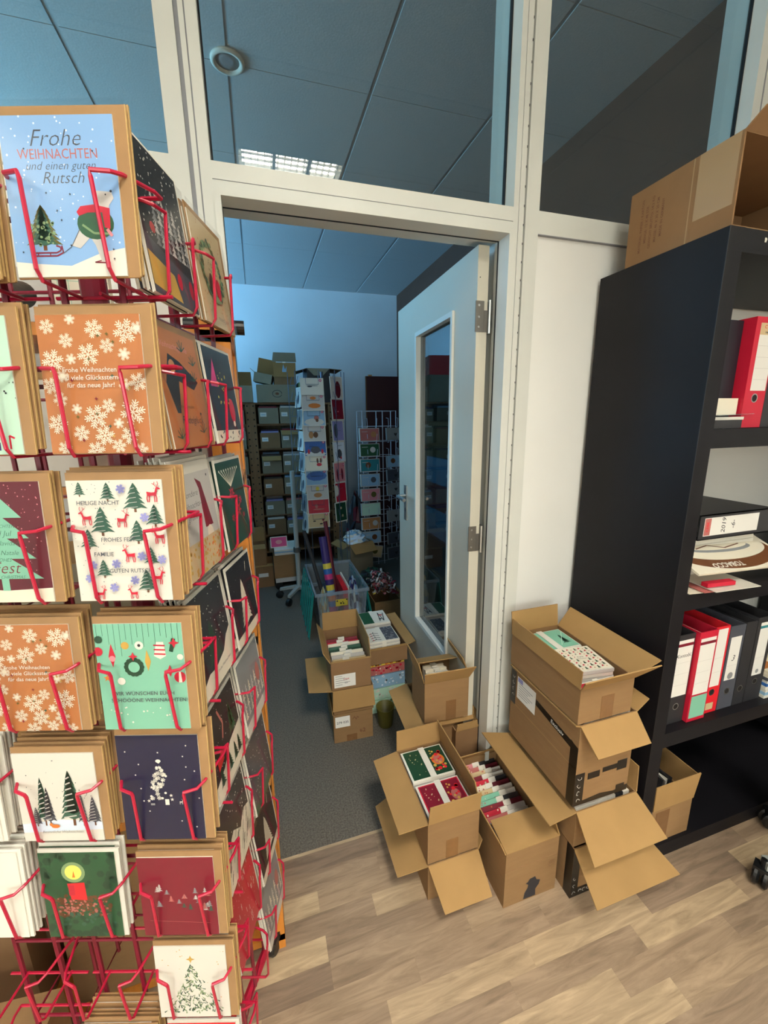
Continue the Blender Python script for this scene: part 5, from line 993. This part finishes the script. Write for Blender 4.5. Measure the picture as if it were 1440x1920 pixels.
for k, (zr, c, tx) in enumerate([(1.43, 'grey', 'grey heart card at the top'), (1.16, 'light_blue', 'blue card with dark disc'), (1.02, 'slate', 'dark grey heart card under the blue one'), (.88, 'grey', 'grey heart card in the middle'), (.60, 'grey', 'grey heart card below the gap'), (.36, 'slate', 'dark grey heart card near the foot'), (.20, 'slate', 'lowest grey heart card')]):
    m = MB(); m.box((-.10, 0, 0), (.10, .02, .12), 'grey'); m.rc(-.095, .004, .095, .116, c); m.pl([(0, .035), (-.018, .06), (-.009, .07), (0, .062), (.009, .07), (.018, .06)], 'charcoal') if k != 1 else m.ds(-.03, .065, .026, 'brown', 14)
    tag(m.build('voucher_card', loc=(1.31, 3.885, zr - .12), rot=(-.1, 0, .2)), tx + ', right column of the white grid rack', 'card', 'cards in the white grid rack')
mat('maroon_wood', '#3a1016', .5, var=.15, vscale=10, stretch=(8, 8, 1))
cb = empty('maroon_board', (1.205, 4.60, 0)); MB().box((0, 0, 0), (.42, .028, 1.985), 'maroon_wood').build('panel', cb); MB().box((.0, -.002, 0), (.003, .03, 1.985), 'tan').build('edge_band', cb); MB().box((.03, -.004, 1.985), (.07, .032, 2.0), 'tan').build('clip', cb)
tag(cb, 'tall dark maroon board standing in the far right corner of the store room', 'board')

# rolling pole stand and trolley
ps = empty('pole_stand', (.245, 3.38, 0)); tag(ps, 'grey metal pole on a five-arm base with casters, before the storage shelf', 'stand')
MB().tube([(0, 0, .08), (0, 0, 1.11)], .019, 'grey_plastic', 14).build('pole', ps); MB().lathe([(.03, .42), (.03, .46)], 'dark_steel', 14).build('clamp', ps)
for k in range(5):
    a = -2.2 + k * 2 * PI / 5; c, s = math.cos(a), math.sin(a); mb = MB(); mb.slab([(0, -.02, .10), (.17, -.012, .07), (.17, .012, .07), (0, .02, .10)], (0, 0, .022), 'grey_plastic', Matrix.Rotation(a, 4, 'Z')); mb.build('leg', ps)
    q = MB(); q.lathe([(.01, -.018), (.032, -.014), (.032, .014), (.01, .018)], 'black_plastic', 14, M=Matrix.Translation((c * .175, s * .175, .033)) @ Matrix.Rotation(a, 4, 'Z') @ Matrix.Rotation(PI / 2, 4, 'X')); q.build('caster', ps)
tr = empty('trolley', (.055, 3.60, 0)); tag(tr, 'low pale trolley on black casters carrying a cardboard box', 'trolley')
MB().box((0, 0, .075), (.24, .4, .115), 'pale_grey').build('platform', tr)
for x, y in ((.03, .03), (.21, .03), (.03, .37), (.21, .37)): MB().lathe([(.01, -.015), (.035, -.012), (.035, .012), (.01, .015)], 'black_plastic', 14, M=Matrix.Translation((x, y, .036)) @ Matrix.Rotation(PI / 2, 4, 'X')).build('caster', tr)
carton('cardboard box filled with papers on the pale trolley', .05, 3.60, .117, .235, .32, .215, 0, {}, m='cardboard')
for k in range(4): tag(MB().box((0, 0, 0), (.21, .28, .014), ['paper', 'paper_shade', 'light_blue', 'white'][k]).build('paper_stack', loc=(.063, 3.62, .318 + .0145 * k)), '%s paper stack on the trolley box, %s' % (['white', 'off-white', 'light blue', 'bright white'][k], ['lowest', 'second', 'third', 'topmost'][k]), 'papers', 'papers on the trolley box')
tag(pc(.15, .10, 'hot_pink', [('pink', 0, .5, .03, .02)], False).build('postcard', loc=(.11, 3.70, .378), rot=(-.25, 0, 0)), 'pink card standing on the papers of the trolley box', 'postcard')
carton('brown labelled box on the carpet left of the trolley', -.20, 3.72, 0, .245, .3, .20, 0, {'front': (10, .05)}, m='cardboard_dark', deco=lambda o, w, d, h: (lambda q: (q.rc(w * .45, h * .5, w * .8, h * .68, 'label_paper'), q.build('label', o)))(MB()))
carton('brown box on the labelled box left of the trolley', -.24, 3.74, .205, .23, .28, .16, 0, {'back': (95, .14), 'front': (30, .06)}, m='cardboard_dark')
carton('cardboard box with blue-white tissue behind the clear tub', .76, 3.66, .0, .26, .26, .34, .3, {'front': (215, .12), 'left': (200, .08)}, m='cardboard_grey')
crumple('tissue', 'blue-white crumpled tissue on the box behind the clear tub', .85, 3.82, .33, .12, .12, .11, ['light_blue', 'snow_blue', 'white'], 5, 'tissue')
crumple('dark_bag', 'dark crumpled bag in the corner behind the postcard spinner', .96, 4.18, 0, .13, .14, .72, ['charcoal', 'night', 'deep_maroon'], 9, 'bag')
crumple('green_net', 'dark green net heap at the foot of the grid rack', .92, 3.45, 0, .16, .14, .16, ['dark_green', 'charcoal', 'pine'], 12, 'net')
# goods along the right wall behind the opened door
z = 0
for k, (h, w, m_, tx) in enumerate([(.34, .5, 'cardboard_dark', 'large brown carton at the bottom of the pile behind the door'), (.26, .48, 'slate', 'slate crate second in the pile behind the door'), (.22, .46, 'light_blue', 'pale blue crate third in the pile behind the door'), (.20, .46, 'rose', 'rose coloured carton fourth in the pile behind the door'), (.20, .46, 'light_blue', 'blue-grey crate fifth in the pile behind the door'), (.27, .44, 'cardboard_dark', 'brown carton sixth in the pile behind the door'), (.14, .3, 'bright_red', 'red carton on top of the pile behind the door')]):
    carton(tx, 1.74 - w, 2.5, z, w, .55 if k < 6 else .3, h - .006, 0, {}, m=m_, open_=False); z += h
z = 0
for k, (h, m_, tx) in enumerate([(.40, 'cardboard_dark', 'lowest carton of the pile nearer the partition'), (.36, 'cardboard', 'second carton of the pile nearer the partition'), (.34, 'cardboard_dark', 'third carton of the pile nearer the partition'), (.28, 'cardboard_grey', 'grey carton on top of the pile nearer the partition')]):
    carton(tx, 1.22, 1.75, z, .5, .55, h - .006, 0, {}, m=m_, open_=False); z += h

# unseen tall shelf, added between store window and doorway to block the daylight
gs = empty('light_block_shelf', (-1.55, 1.55, 0)); tag(gs, 'unseen long grey shelf added in the store room to block window daylight', 'shelf')
for y in (0, 1.3, 2.6):
    for x in (0, .4): MB().box((x, y, 0), (x + .04, y + .04, 2.0), 'grey_plastic').build('post', gs)
for z in (.1, .55, 1.0, 1.45, 1.9): MB().box((0, 0, z), (.44, 2.64, z + .025), 'grey_plastic').build('shelf_board', gs)
n = 0
for li, z in enumerate((.125, .575, 1.025, 1.475, 1.925)):
    for k in range(5):
        n += 1; carton('added stock carton on the light-blocking shelf, %s board, %s from the partition' % (['lowest', 'second', 'third', 'fourth', 'top'][li], ['first', 'second', 'third', 'fourth', 'fifth'][k]), -1.53, 1.60 + k * .51, z + .001, .36, .46, (.24, .33, .30, .36, .28)[(k + li) % 5], 0, {}, m=['cardboard_dark', 'cardboard', 'cardboard_grey', 'slate'][(k * 3 + li) % 4], open_=False, group='added stock cartons on the light-blocking shelf')
for k, (x, w, h, m_) in enumerate([(-.90, .3, .34, 'cardboard_dark'), (-.58, .32, .28, 'cardboard_grey')]):
    carton('carton on top of the storage shelf, %s end' % ['far left', 'left'][k], x, 4.31, 1.691, w, .4, h, 0, {}, m=m_, open_=False)
carton('bright red carton lying on the left cartons above the storage shelf', -.62, 4.34, 1.98, .34, .3, .2, .1, {}, m='bright_red', open_=False)
